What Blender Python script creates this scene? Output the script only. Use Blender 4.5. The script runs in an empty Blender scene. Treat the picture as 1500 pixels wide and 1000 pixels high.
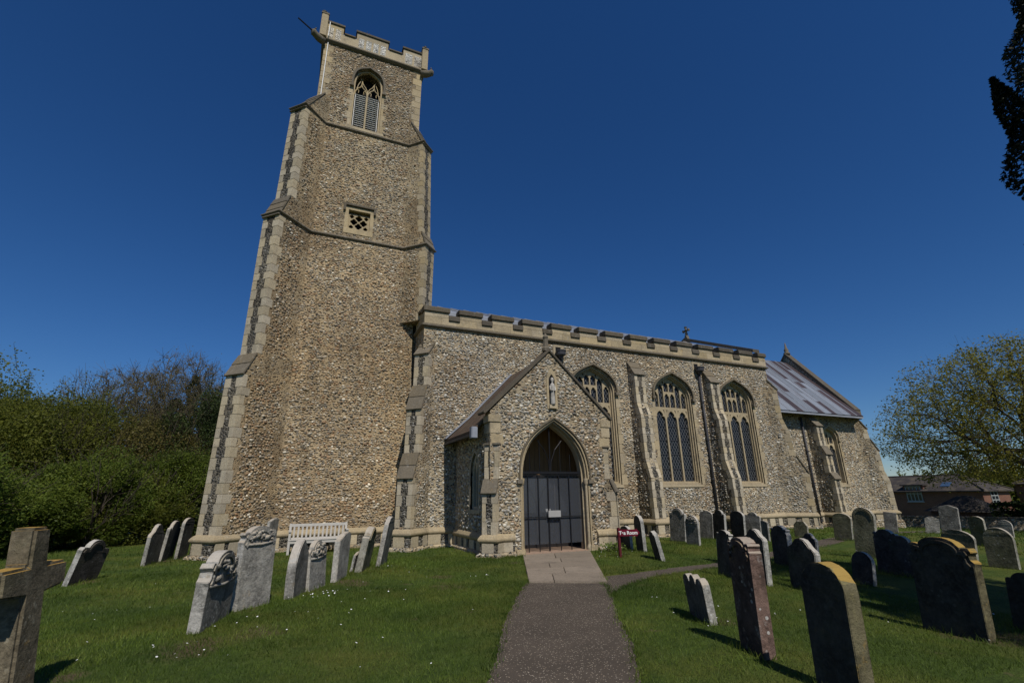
import bpy, bmesh, math, random
import numpy as np
from mathutils import Vector, Matrix, geometry
R = math.radians
SC = bpy.context.scene
COL = SC.collection
rnd = random.Random(7)

# ------------------------------------------------------------------ camera, sky, sun, exposure
cam = bpy.data.objects.new('camera', bpy.data.cameras.new('camera')); COL.objects.link(cam)
cam.data.sensor_width = 36.0; cam.data.lens = 696.86/1500*36
cam.data.clip_start = 0.1; cam.data.clip_end = 3000
TH, RO, YA, EYE = 0.3121657, -0.013913, 0.417639, 1.7
fw = Vector((math.sin(YA)*math.cos(TH), math.cos(YA)*math.cos(TH), math.sin(TH)))
r0 = Vector((math.cos(YA), -math.sin(YA), 0)); u0 = r0.cross(fw)
cr = r0*math.cos(RO)+u0*math.sin(RO); cu = -r0*math.sin(RO)+u0*math.cos(RO)
cam.matrix_world = Matrix(((cr.x,cu.x,-fw.x,0),(cr.y,cu.y,-fw.y,0),(cr.z,cu.z,-fw.z,EYE),(0,0,0,1)))
SC.camera = cam

SUN_AZ, SUN_EL = R(182.5), R(50)          # clockwise from +Y
W = bpy.data.worlds.new('World'); SC.world = W; W.use_nodes = True
wn = W.node_tree; bg = wn.nodes['Background']
sky = wn.nodes.new('ShaderNodeTexSky'); sky.sky_type = 'NISHITA'; sky.sun_disc = False
sky.sun_elevation = SUN_EL; sky.sun_rotation = SUN_AZ
sky.altitude = 0; sky.air_density = 1.0; sky.dust_density = 0.0; sky.ozone_density = 10.0
hs_ = wn.nodes.new('ShaderNodeHueSaturation'); hs_.inputs['Hue'].default_value = .506; hs_.inputs['Saturation'].default_value = 1.15
wn.links.new(sky.outputs[0], hs_.inputs['Color']); wn.links.new(hs_.outputs[0], bg.inputs[0]); bg.inputs[1].default_value = 0.072
sl = bpy.data.lights.new('sun', 'SUN'); sl.energy = 4.0; sl.angle = R(0.5); sl.color = (1.0, 0.94, 0.85)
so = bpy.data.objects.new('sun', sl); COL.objects.link(so)
sdir = Vector((math.sin(SUN_AZ)*math.cos(SUN_EL), math.cos(SUN_AZ)*math.cos(SUN_EL), math.sin(SUN_EL)))
so.rotation_euler = sdir.to_track_quat('Z', 'Y').to_euler(); so.location = (0,-30,40)
SC.view_settings.view_transform = 'Standard'; SC.view_settings.look = 'None'
SC.view_settings.gamma = 1; SC.view_settings.exposure = -0.08

# ------------------------------------------------------------------ material helpers
class NT:
    def __init__(s, name):
        s.m = bpy.data.materials.new(name); s.m.use_nodes = True
        s.t = s.m.node_tree; s.b = s.t.nodes['Principled BSDF']
        s.b.inputs['Roughness'].default_value = 0.9
        if 'Specular IOR Level' in s.b.inputs: s.b.inputs['Specular IOR Level'].default_value = 0.2
        s.co = s.t.nodes.new('ShaderNodeTexCoord').outputs['Object']
    def n(s, typ, ins=None, **kw):
        nd = s.t.nodes.new('ShaderNode'+typ)
        for k, v in kw.items(): setattr(nd, k, v)
        for k, v in (ins or {}).items(): s.set(nd.inputs[k], v)
        return nd
    def set(s, inp, v):
        if isinstance(v, bpy.types.NodeSocket): s.t.links.new(v, inp)
        elif isinstance(v, tuple) and len(v) == 3 and inp.type == 'RGBA': inp.default_value = (*v, 1)
        else: inp.default_value = v
    def mp(s, scale=(1,1,1), loc=(0,0,0), rot=(0,0,0), co=None):
        return s.n('Mapping', {0: co or s.co, 'Scale': scale, 'Location': loc, 'Rotation': rot}).outputs[0]
    def noise(s, scale, detail=4, rough=.55, co=None, dist=0):
        return s.n('TexNoise', {'Vector': co or s.co, 'Scale': scale, 'Detail': detail, 'Roughness': rough, 'Distortion': dist}).outputs['Fac']
    def math(s, op, a, b=0.0, c=0.0, clamp=False):
        return s.n('Math', {0: a, 1: b, 2: c}, operation=op, use_clamp=clamp).outputs[0]
    def rng(s, v, a, b, c=0.0, d=1.0, smooth=True):
        return s.n('MapRange', {0: v, 1: a, 2: b, 3: c, 4: d}, interpolation_type='SMOOTHSTEP' if smooth else 'LINEAR').outputs[0]
    def mix(s, f, a, b, typ='MIX'):
        nd = s.n('Mix', data_type='RGBA', blend_type=typ)
        s.set(nd.inputs[0], f); s.set(nd.inputs[6], a); s.set(nd.inputs[7], b)
        return nd.outputs[2]
    def ramp(s, v, stops, const=False):
        nd = s.n('ValToRGB', {0: v}); cr_ = nd.color_ramp
        cr_.interpolation = 'CONSTANT' if const else 'LINEAR'
        while len(cr_.elements) < len(stops): cr_.elements.new(0.5)
        for e, (p, c) in zip(cr_.elements, stops): e.position = p; e.color = (*c, 1)
        return nd.outputs[0]
    def bump(s, h, strength=.5, dist=.02):
        s.set(s.b.inputs['Normal'], s.n('Bump', {'Height': h, 'Strength': strength, 'Distance': dist}).outputs[0])
    def col(s, c): s.set(s.b.inputs['Base Color'], c)
    def rough(s, v): s.set(s.b.inputs['Roughness'], v)
    def island(s): return s.n('NewGeometry').outputs['Random Per Island']

def hsv(t, c, v=1.0, s=1.0, h=.5):
    return t.n('HueSaturation', {'Color': c, 'Value': v, 'Saturation': s, 'Hue': h}).outputs[0]

def weather(t, c, bands=None):
    """patches, building campaigns (by height) and rain streaks on a masonry colour"""
    z = t.n('SeparateXYZ', {0: t.co}).outputs[2]
    if bands:
        zz = t.math('ADD', z, t.math('MULTIPLY', t.math('SUBTRACT', t.noise(.7,4), .5), 3.0))
        rp = t.ramp(t.rng(zz, -2, 26, 0, 1, False), bands)
        c = t.mix(1.0, c, rp, 'MULTIPLY')
    st = t.noise(1.0, 5, .65, t.mp((1.7,1.7,.16)))
    c = t.mix(t.rng(st, .54, .72, 0, .5), c, (.62,.60,.56), 'MULTIPLY')
    pt = t.noise(.55, 3, .5, t.mp((1,1,1.4), loc=(7,3,2)))
    c = t.mix(t.rng(pt, .50, .58, 0, .75), c, (1.10,1.04,.93), 'MULTIPLY')
    return t.mix(1.0, hsv(t, c, s=.86 if bands else .78, v=.97), (1.0,.985,.915), 'MULTIPLY')
TBANDS = [(0,(1.06,1.0,.90)),(.22,(1.04,.98,.88)),(.27,(.93,.85,.72)),(.38,(.94,.87,.77)),(.50,(.96,.92,.85)),(.52,(.92,.90,.86)),(.70,(.90,.88,.83)),(.72,(.84,.82,.78)),(1,(.82,.80,.76))]
def flint(name, scale=8.5, mortar=(.40,.33,.225), stones=None, gap=.10, miss=.82, seed=0.0, dark=1.0, tone=None, flat=1.5, bands=None):
    """Flint rubble: random rounded flints bedded in lime mortar."""
    t = NT(name)
    if stones is None:
        stones = [(0,(.06,.055,.05)),(.07,(.18,.175,.165)),(.20,(.36,.35,.33)),(.36,(.60,.58,.54)),(.52,(.38,.28,.16)),
                  (.66,(.27,.16,.075)),(.75,(.48,.40,.28)),(.86,(.22,.21,.19)),(.92,(.80,.79,.76))]
    w = t.n('TexNoise', {'Vector': t.mp(loc=(seed,seed*2,0)), 'Scale': 5.0, 'Detail': 2.0}).outputs['Color']
    co = t.n('VectorMath', {0: t.mp((1,1,flat), loc=(seed,seed*.7,seed)), 1: t.n('VectorMath', {0: w, 1: (.5,.5,.5)}, operation='SUBTRACT').outputs[0]}, operation='ADD')
    sc = t.n('VectorMath', {0: t.n('VectorMath', {0: w, 1: (.5,.5,.5)}, operation='SUBTRACT').outputs[0], 'Scale': .10}, operation='SCALE').outputs[0]
    t.set(co.inputs[1], sc); co = co.outputs[0]
    v1 = t.n('TexVoronoi', {'Vector': co, 'Scale': scale, 'Randomness': .95})
    v2 = t.n('TexVoronoi', {'Vector': co, 'Scale': scale, 'Randomness': .95}, feature='DISTANCE_TO_EDGE')
    sep = t.n('SeparateColor', {0: v1.outputs['Color']})
    gapn = t.rng(t.noise(1.3, 3), .35, .65, gap*.75, gap*1.5)
    mask = t.rng(t.math('SUBTRACT', v2.outputs[0], gapn), -.015, .045)
    keep = t.rng(sep.outputs[2], miss, miss+.02, 1.0, .12)
    mask = t.math('MULTIPLY', mask, keep)
    sc_ = t.ramp(sep.outputs[0], stones, True)
    sc_ = hsv(t, sc_, v=t.rng(sep.outputs[1], 0, 1, .72, 1.25, False))
    sc_ = t.mix(t.rng(t.noise(45, 3), .4, .75, 0, .35), sc_, (.5,.48,.44))
    mo = t.mix(t.noise(14, 5), tuple(c*.62 for c in mortar), tuple(min(1,c*1.18) for c in mortar))
    c = t.mix(mask, mo, sc_)
    big = t.noise(.32, 5, .6)
    c = t.mix(t.rng(big, .42, .66, 0, .55), c, tone or (.36,.27,.17), 'MULTIPLY' if tone is None else 'MIX')
    c = hsv(t, c, v=t.rng(t.noise(.9, 4), .3, .75, .82*dark, 1.16*dark))
    c = weather(t, c, bands)
    t.col(c); t.rough(.78)
    hgt = t.math('MULTIPLY', t.rng(v2.outputs[0], 0.0, .34, 0, 1, False), mask)
    hgt = t.math('ADD', hgt, t.math('MULTIPLY', t.noise(38, 4), .28))
    t.bump(hgt, 1.0, .10)
    return t.m

def ashlar(name, base=(.39,.315,.195), var=.16, lich=.3, dirt=.5, joints=None, seed=0, orange=0.25):
    t = NT(name)
    i = t.island()
    c = t.mix(i, tuple(x*(1-var) for x in base), tuple(min(1,x*(1+var*.8)) for x in base))
    c = hsv(t, c, s=t.rng(t.math('FRACT', t.math('MULTIPLY', i, 7.3)), 0, 1, .84, 1.08, False))
    n1 = t.noise(1.7, 6, .65, t.mp(loc=(seed,0,seed)))
    c = t.mix(t.rng(n1, .48, .72, 0, dirt), c, (.13,.115,.09))
    c = t.mix(t.rng(t.noise(6, 5, .7), .56, .70, 0, lich), c, (.50,.48,.42))
    c = t.mix(t.rng(t.noise(3.1, 5, .7, t.mp(loc=(3,seed,1))), .60, .72, 0, orange), c, (.38,.24,.06))
    c = hsv(t, c, v=t.rng(t.noise(22, 4), .2, .8, .8, 1.15))
    t.col(c)
    t.bump(t.math('ADD', t.noise(30, 5, .65), t.math('MULTIPLY', t.noise(6, 3), .8)), .55, .02)
    return t.m

def plain(name, c, rough=.6, metal=0.0, var=.25, scale=6, bump=.15, c2=None):
    t = NT(name)
    t.col(t.mix(t.noise(scale, 5, .6), tuple(x*(1-var) for x in c), c2 or tuple(min(1,x*(1+var)) for x in c)))
    t.rough(rough); t.b.inputs['Metallic'].default_value = metal
    if bump: t.bump(t.noise(scale*4, 4), bump, .01)
    return t.m

def gravestone(name, base, lichen=(.5,.5,.46), amt=.4, orange=.3, green=.2, red=0.0):
    t = NT(name)
    oi = t.n('ObjectInfo').outputs['Random']
    loc = t.n('CombineXYZ', {0: t.math('MULTIPLY', oi, 37.0), 1: t.math('MULTIPLY', oi, 11.0), 2: 0.0}).outputs[0]
    co = t.n('VectorMath', {0: t.co, 1: loc}, operation='ADD').outputs[0]
    c = t.mix(t.rng(t.noise(3.2, 7, .72, co),.3,.7), tuple(x*.45 for x in base), tuple(x*1.5 for x in base))
    c = t.mix(t.rng(t.noise(19, 6, .75, co),.42,.68,0,.6), c, tuple(min(1,x*1.9) for x in base))
    c = t.mix(t.rng(t.noise(2.1, 5, .7, t.mp((1,1,.35), co=co)), .52, .7, 0, .6), c, tuple(x*.42 for x in base))
    c = t.mix(t.rng(t.noise(1.6, 4, .6, t.mp(loc=(5,2,1), co=co)), .5, .72, 0, green), c, (.075,.085,.035))
    nz = t.n('SeparateXYZ', {0: t.n('NewGeometry').outputs['Normal']}).outputs[2]
    up = t.rng(nz, .15, .7, 0, .30)
    vs = t.n('TexVoronoi', {'Vector': co, 'Scale': 13.0})
    spots = t.rng(vs.outputs['Distance'], .20, .30, 1, 0)
    spots = t.math('MULTIPLY', spots, t.rng(t.n('SeparateColor', {0: vs.outputs['Color']}).outputs[0], .55, .6))
    spots = t.math('MULTIPLY', spots, t.rng(t.noise(1.4, 2, .5, t.mp(loc=(2,9,4), co=co)), .52, .66))
    c = t.mix(t.math('MULTIPLY', spots, amt*1.6, clamp=True), c, lichen)
    l2 = t.rng(t.math('ADD', t.noise(5.5, 6, .7, co), up), .55, .72, 0, amt)
    c = t.mix(l2, c, lichen)
    l3 = t.rng(t.math('ADD', t.noise(4.2, 6, .7, t.mp(loc=(1,7,3), co=co)), up), .60, .72, 0, orange)
    c = t.mix(l3, c, (.42,.25,.045))
    t.col(c)
    t.bump(t.math('ADD', t.noise(26, 6, .7, co), t.math('MULTIPLY', t.noise(7, 4, .6, co), 1.2)), .7, .025)
    return t.m

def leafmat(name, c1, c2, trans=.35, dry=None):
    t = NT(name)
    i = t.island()
    c = t.mix(i, c1, c2)
    if dry: c = t.mix(t.math('MULTIPLY', t.rng(t.noise(.45,6,.62),.40,.66,.10,.85), t.math('GREATER_THAN', t.math('FRACT', t.math('MULTIPLY', i, 53.0)), .35)), c, dry)
    c = t.mix(t.rng(t.noise(.55, 3), .35, .7), c, tuple(x*.6 for x in c1))
    t.col(c); t.rough(.55)
    tr = t.n('BsdfTranslucent', {0: t.mix(.5, c, tuple(min(1,x*1.6) for x in c2))}).outputs[0]
    mx = t.n('MixShader', {0: trans, 1: t.b.outputs[0], 2: tr}).outputs[0]
    out = [n for n in t.t.nodes if n.type == 'OUTPUT_MATERIAL'][0]
    t.t.links.new(mx, out.inputs[0])
    return t.m

M = {}
M['flint_tower'] = flint('flint_tower', 8.6, bands=TBANDS, mortar= (.50,.405,.265), miss=.80, gap=.10, seed=1.0,
    stones=[(0,(.08,.07,.06)),(.08,(.20,.18,.16)),(.22,(.34,.31,.27)),(.36,(.60,.57,.52)),(.46,(.38,.27,.145)),(.62,(.27,.15,.06)),(.74,(.43,.34,.22)),(.88,(.22,.20,.175)),(.95,(.78,.76,.72))])
M['flint_nave'] = flint('flint_nave', 8.6, (.52,.415,.26), miss=.90, gap=.085, seed=4.0)
M['flint_porch'] = flint('flint_porch', 7.6, (.52,.415,.26), miss=.88, gap=.085, seed=9.0)
M['flint_dark'] = flint('flint_dark', 9.0, (.25,.22,.17), miss=.95, gap=.06, seed=12.0,
    stones=[(0,(.035,.035,.035)),(.35,(.07,.07,.072)),(.6,(.13,.13,.13)),(.75,(.25,.245,.235)),(.9,(.4,.39,.37))])
M['flint_white'] = flint('flint_white', 12.0, (.80,.79,.77), miss=.97, gap=.03, seed=15.0, dark=1.25,
    stones=[(0,(.7,.7,.7)),(.3,(.82,.82,.82)),(.6,(.9,.9,.9)),(.93,(.14,.14,.14))])
M['stone'] = ashlar('limestone')
M['stone_pale'] = ashlar('limestone_pale', (.46,.39,.27), dirt=.45, orange=.12, lich=.25)
M['stone_old'] = ashlar('limestone_weathered', (.155,.13,.092), dirt=.8, lich=.25, orange=.3, seed=5)
M['stone_gold'] = ashlar('limestone_gold', (.44,.35,.205), dirt=.3, lich=.15, orange=.2, seed=8)
M['coping'] = ashlar('coping_weathered', (.105,.088,.064), dirt=.7, lich=.14, orange=.2, seed=7)
M['lead'] = plain('lead', (.26,.28,.32), .5, .0, .25, 3, .1)
M['iron'] = plain('black_iron', (.018,.018,.02), .45, .3, .3, 8, .1)
M['pipe'] = plain('pipe_paint', (.05,.05,.056), .45, 0, .25, 5, .1)
M['white_paint'] = plain('white_paint', (.72,.72,.70), .55, 0, .12, 5, .1)
M['louvre'] = plain('louvre_wood', (.78,.77,.74), .7, 0, .2, 5, .2)
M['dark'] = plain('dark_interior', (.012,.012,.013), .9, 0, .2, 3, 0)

# ------------------------------------------------------------------ mesh helpers
class MB:
    """Collects shapes (world coordinates) and links them as ONE mesh object."""
    def __init__(s): s.v = []; s.f = []; s.mi = []; s.k = 0
    def add(s, vs, fs):
        b = len(s.v); s.v += [tuple(v) for v in vs]
        for f in fs: s.f.append(tuple(b+i for i in f)); s.mi.append(s.k)
        return s
    def box(s, x0,x1,y0,y1,z0,z1):
        return s.obox(Vector(((x0+x1)/2,(y0+y1)/2,(z0+z1)/2)), Vector((1,0,0)), Vector((0,1,0)), Vector((0,0,1)), abs(x1-x0)/2, abs(y1-y0)/2, abs(z1-z0)/2)
    def obox(s, c, a, b, d, ha, hb, hd):
        c,a,b,d = map(Vector,(c,a,b,d))
        if a.cross(b).dot(d) < 0: a = -a
        vs = [c+a*ha*i+b*hb*j+d*hd*k for k in (-1,1) for j in (-1,1) for i in (-1,1)]
        return s.add(vs, [(0,2,3,1),(4,5,7,6),(0,1,5,4),(2,6,7,3),(0,4,6,2),(1,3,7,5)])
    def bar(s, p, q, w, h=None, up=(0,0,1)):
        p,q = Vector(p),Vector(q); d = (q-p); L = d.length; d.normalize()
        up = Vector(up)
        if abs(d.dot(up)) > .98: up = Vector((0,1,0))
        a = d.cross(up).normalized(); b = a.cross(d)
        return s.obox((p+q)/2, a, d, b, w/2, L/2, (h or w)/2)
    def prism(s, poly, F, d0, d1):
        """2D polygon in frame F=(o,u,v,n) extruded from n*d0 to n*d1."""
        return s.plate(poly, [], F, d0, d1)
    def plate(s, outer, holes, F, d0, d1):
        o,u,v,n = F
        def area(p): return sum(p[i-1][0]*p[i][1]-p[i][0]*p[i-1][1] for i in range(len(p)))
        flip = u.cross(v).dot(n) < 0
        outer = list(outer) if area(outer) > 0 else list(outer)[::-1]
        hs = [list(h) if area(h) < 0 else list(h)[::-1] for h in holes]
        loops = [outer]+hs
        tess = geometry.tessellate_polygon([[Vector((x,y,0)) for x,y in l] for l in loops])
        flat = [p for l in loops for p in l]; N = len(flat)
        vs = [o+u*x+v*y+n*d1 for x,y in flat]+[o+u*x+v*y+n*d0 for x,y in flat]
        fs = []
        for t in tess:
            a = area([flat[i] for i in t])
            if abs(a) < 1e-9: continue
            t = tuple(t) if a > 0 else tuple(t)[::-1]
            fs.append(t); fs.append(tuple(N+i for i in t[::-1]))
        b = 0
        for l in loops:
            m = len(l)
            for i in range(m):
                j = (i+1) % m
                fs.append((b+j, b+i, N+b+i, N+b+j))
            b += m
        if flip: fs = [f[::-1] for f in fs]
        return s.add(vs, fs)
    def tube(s, pts, r, seg=8, cap=True):
        pts = [Vector(p) for p in pts]; rings = []; b = len(s.v)
        rr = r if isinstance(r, (list,tuple)) else [r]*len(pts)
        pa = None
        for i,p in enumerate(pts):
            d = (pts[min(i+1,len(pts)-1)]-pts[max(i-1,0)]).normalized()
            if pa is None:
                up = Vector((0,0,1)) if abs(d.z) < .9 else Vector((1,0,0)); a = d.cross(up).normalized()
            else: a = (pa-d*pa.dot(d)).normalized()
            pa = a; c = d.cross(a)
            for k in range(seg):
                t = 2*math.pi*k/seg; s.v.append(tuple(p+(a*math.cos(t)+c*math.sin(t))*rr[i]))
        for i in range(len(pts)-1):
            for k in range(seg):
                k2 = (k+1)%seg
                s.f.append((b+i*seg+k, b+i*seg+k2, b+(i+1)*seg+k2, b+(i+1)*seg+k)); s.mi.append(s.k)
        if cap:
            s.f.append(tuple(b+k for k in range(seg))[::-1]); s.mi.append(s.k)
            e = b+(len(pts)-1)*seg; s.f.append(tuple(e+k for k in range(seg))); s.mi.append(s.k)
        return s
    def lathe(s, prof, c, seg=16):
        b = len(s.v); c = Vector(c)
        for r,z in prof:
            for k in range(seg):
                t = 2*math.pi*k/seg; s.v.append((c.x+r*math.cos(t), c.y+r*math.sin(t), c.z+z))
        for i in range(len(prof)-1):
            for k in range(seg):
                k2 = (k+1)%seg; s.f.append((b+i*seg+k,b+i*seg+k2,b+(i+1)*seg+k2,b+(i+1)*seg+k)); s.mi.append(s.k)
        s.f.append(tuple(b+k for k in range(seg))[::-1]); s.mi.append(s.k)
        e = b+(len(prof)-1)*seg; s.f.append(tuple(e+k for k in range(seg))); s.mi.append(s.k)
        return s
    def sweep(s, path, prof, closed=False):
        """profile (out, z) swept along XY path; 'out' is to the right of travel; mitred corners."""
        P = [Vector((p[0],p[1],0)) for p in path]; n = len(P); zz = [p[2] if len(p) > 2 else 0 for p in path]
        b = len(s.v); m = len(prof)
        for i in range(n):
            if closed: d0 = (P[i]-P[i-1]).normalized(); d1 = (P[(i+1)%n]-P[i]).normalized()
            else:
                d1 = (P[i+1]-P[i]).normalized() if i < n-1 else None
                d0 = (P[i]-P[i-1]).normalized() if i > 0 else d1
                if d1 is None: d1 = d0
            n0 = Vector((d0.y,-d0.x,0)); n1 = Vector((d1.y,-d1.x,0))
            mt = (n0+n1); mt = mt/max(.2, mt.dot(n0)) if mt.length > 1e-4 else n0
            for o,z in prof: s.v.append(tuple(P[i]+mt*o+Vector((0,0,z+zz[i]))))
        rngi = range(n if closed else n-1)
        for i in rngi:
            j = (i+1)%n
            for k in range(m):
                k2 = (k+1)%m
                s.f.append((b+i*m+k, b+j*m+k, b+j*m+k2, b+i*m+k2)); s.mi.append(s.k)
        if not closed:
            s.f.append(tuple(b+k for k in range(m))); s.mi.append(s.k)
            s.f.append(tuple(b+(n-1)*m+k for k in range(m))[::-1]); s.mi.append(s.k)
        return s
    def build(s, name, mats, parent=None, smooth=False, bevel=0, label=None):
        if not isinstance(mats, (list,tuple)): mats = [mats]
        me = bpy.data.meshes.new(name)
        off = parent_loc(parent)
        me.from_pydata([(x-off.x,y-off.y,z-off.z) for x,y,z in s.v], [], s.f)
        for m in mats: me.materials.append(m)
        if len(mats) > 1: me.polygons.foreach_set('material_index', s.mi)
        bm = bmesh.new(); bm.from_mesh(me)
        bmesh.ops.recalc_face_normals(bm, faces=bm.faces)
        if bevel:
            es = [e for e in bm.edges if len(e.link_faces) == 2 and e.calc_face_angle(0) > .6]
            bmesh.ops.bevel(bm, geom=es, offset=bevel, segments=2, affect='EDGES', clamp_overlap=True)
        bm.to_mesh(me); bm.free()
        if smooth: me.polygons.foreach_set('use_smooth', [True]*len(me.polygons))
        me.update()
        o = bpy.data.objects.new(name, me); COL.objects.link(o)
        if parent: o.parent = parent
        if label: o['label'] = label
        return o

def parent_loc(p):
    v = Vector((0,0,0))
    while p is not None: v += p.location; p = p.parent
    return v
def empty(name, loc, label, cat, group=None):
    o = bpy.data.objects.new(name, None); COL.objects.link(o); o.location = loc; o.empty_display_size = .3
    return tag(o, label, cat, group)
def tag(o, label=None, cat=None, group=None, kind=None):
    if label: o['label'] = label
    if cat: o['category'] = cat
    if group: o['group'] = group
    if kind: o['kind'] = kind
    return o
def np_mesh(name, verts, k, mat, parent=None, smooth=False):
    """faces are consecutive runs of k vertices"""
    n = len(verts)//k
    me = bpy.data.meshes.new(name)
    me.vertices.add(len(verts)); me.vertices.foreach_set('co', np.asarray(verts, np.float32).ravel())
    me.loops.add(n*k); me.loops.foreach_set('vertex_index', np.arange(n*k, dtype=np.int32))
    me.polygons.add(n); me.polygons.foreach_set('loop_start', np.arange(0, n*k, k, dtype=np.int32))
    me.polygons.foreach_set('loop_total', np.full(n, k, np.int32))
    if smooth: me.polygons.foreach_set('use_smooth', np.ones(n, bool))
    me.materials.append(mat); me.update(calc_edges=True); me.validate()
    o = bpy.data.objects.new(name, me); COL.objects.link(o)
    if parent: o.parent = parent
    return o

V3 = lambda *a: Vector(a)
X_, Y_, Z_ = V3(1,0,0), V3(0,1,0), V3(0,0,1)
def south(y): return (V3(0,y,0), X_, Z_, V3(0,-1,0))      # wall facing the viewer's side
def west(x):  return (V3(x,0,0), -Y_, Z_, V3(-1,0,0))     # u = -y
def arc_pts(cx, half, spring, apex, n=9, full=.55):
    """right-to-left pointed arch curve from (cx+half, spring) over the apex to (cx-half, spring)"""
    out = []
    h = apex-spring
    p0,p1,p2,p3 = (half,0),(half*.99,h*full),(half*.48,h*.80),(0,h)
    for i in range(n+1):
        t = i/n; a,b,c,d = (1-t)**3,3*t*(1-t)**2,3*t*t*(1-t),t**3
        out.append((cx+a*p0[0]+b*p1[0]+c*p2[0]+d*p3[0], spring+a*p0[1]+b*p1[1]+c*p2[1]+d*p3[1]))
    left = [(2*cx-x, z) for x,z in out[:-1]][::-1]
    return out+left
def arch(cx, half, z0, spring, apex, n=9, full=.55):
    return [(cx-half,z0),(cx+half,z0)]+arc_pts(cx,half,spring,apex,n,full)

def ground_h(x, y):
    x = np.asarray(x, float); y = np.asarray(y, float)
    e = np.clip(x-20, 0, None)
    h = -.034*e*(1-np.exp(-e/6.0))
    h = np.maximum(h, -.95)
    h = h+.13*np.exp(-(((x+.2)/2.0)**2+((y-9.3)/2.2)**2))*0.6
    h = h+.06*np.exp(-(((x-1.7)/1.2)**2+((y-12.6)/2.0)**2))
    for gx,gy,a,s in ((4.9,5.0,.05,.7),(8.3,7.4,.05,.9),(11.2,6.8,.05,1.2),(-3.8,14.2,.06,1.0),(9.3,11.8,.08,.9),(14.8,8.4,.05,1.3)):
        h = h+a*np.exp(-((x-gx)**2+(y-gy)**2)/s**2)
    h = h+.02*np.sin(x*1.1+.4*y)*np.sin(y*.9-.3*x)*(1/(1+.02*(x*x+y*y)))*1.5
    return h

# ------------------------------------------------------------------ the church (one thing; its pieces are parts)
church = empty('church', (7.6,17.5,0), 'flint church with a tall square tower, battlemented nave, gabled porch and lead roofed chancel', 'church')
IS2 = 1/math.sqrt(2)
def bframe(c, d):
    d = V3(d[0],d[1],0).normalized(); n = V3(d.y,-d.x,0)      # n: the side met first going west to east
    return V3(c[0],c[1],0), d, n
def around(c, d, w, p, back=0.0):
    o,d,n = bframe(c,d); h = w/2
    return [(o+n*h+d*back)[:2], (o+n*h+d*p)[:2], (o-n*h+d*p)[:2], (o-n*h+d*back)[:2]]
def p_at(out, z):
    for (p0,z0),(p1,z1) in zip(out, out[1:]):
        if z0 <= z <= z1: return p0+(p1-p0)*(z-z0)/max(1e-6,z1-z0)
    return out[-1][0]
def buttress(c, d, w, out, mat, inset=.5, z0=None, qh=.34, stone='stone', quoin=True, wide=1.0, sides=(1,-1)):
    """out: (projection, z) outline going up; steep runs get quoins, shallow runs get a sloped weathering slab"""
    o,dv,n = bframe(c,d)
    poly = [(-inset,out[0][1])]+[tuple(q) for q in out]+[(-inset,out[-1][1])]
    m = MB(); m.prism(poly, (o,dv,Z_,n), -w/2, w/2)
    b = m.build('buttress', mat, church)
    for (p0,za),(p1,zb) in zip(out, out[1:]):
        sl = V3(p1-p0,zb-za,0)
        if p0-p1 > .1 and (zb-za) < 3*(p0-p1):
            L = sl.length; t = sl/L; nn = V3(t.y,-t.x,0)
            if nn.x < 0: nn = -nn
            k = max(1, round(L/.42)); wt = MB()
            for i in range(k):                                   # courses of the sloping slabs, each lipping over the next
                a = i/k; e = (i+1)/k
                A = V3(p0,za,0)+sl*a; B = V3(p0,za,0)+sl*e
                lip = .05 if i == 0 else .015
                pl = [A-t*lip+nn*.002, A-t*lip+nn*(.068), B+nn*(.045), B+nn*.002]
                wt.prism([(v.x,v.y) for v in pl], (o,dv,Z_,n), -w/2-.035, w/2+.035)
            wt.build('weathering', M['stone_old'], b, bevel=.01)
        elif quoin:
            z = za+.01; i = rnd.randint(0,1); qq = {sd: MB() for sd in sides}
            while z < zb-.12:
                hh = min(qh*rnd.uniform(.8,1.25), zb-z-.01)
                if zb-z-hh < .12: hh = zb-z-.01
                for sd in sides:
                    wf = w*(.36 if i%2 else .26)*rnd.uniform(.93,1.07); fl = (.17 if i%2 else .25)*rnd.uniform(.85,1.2)*wide
                    pa, pb = p_at(out,z), p_at(out,z+hh)
                    pr = .008
                    lo, hi = (w/2-wf, w/2+pr) if sd == 1 else (-w/2-pr, -w/2+wf)
                    qq[sd].prism([(pa-fl,z+.005),(pa+pr,z+.005),(pb+pr,z+hh-.005),(pb-fl,z+hh-.005)], (o,dv,Z_,n), lo, hi)
                z += hh; i += 1
            for sd in sides: qq[sd].build('quoins', M[stone], b, bevel=.006)
            pz = MB(); pz.prism([(p0-.05,za+.05),(p0+.003,za+.05),(p1+.003,zb-.05),(p1-.05,zb-.05)], (o,dv,Z_,n), -w*.24, w*.24); pz.build('flint_panel', M['flint_dark'], b)
            for sd in (1,-1): FLINTS.append(((o+n*(sd*w/2),dv,Z_,n*sd),[(-.1,za+.03),(min(p0,p1)-.29,za+.03),(min(p0,p1)-.29,zb),(-.1,zb)],[],b))
    return b

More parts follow.
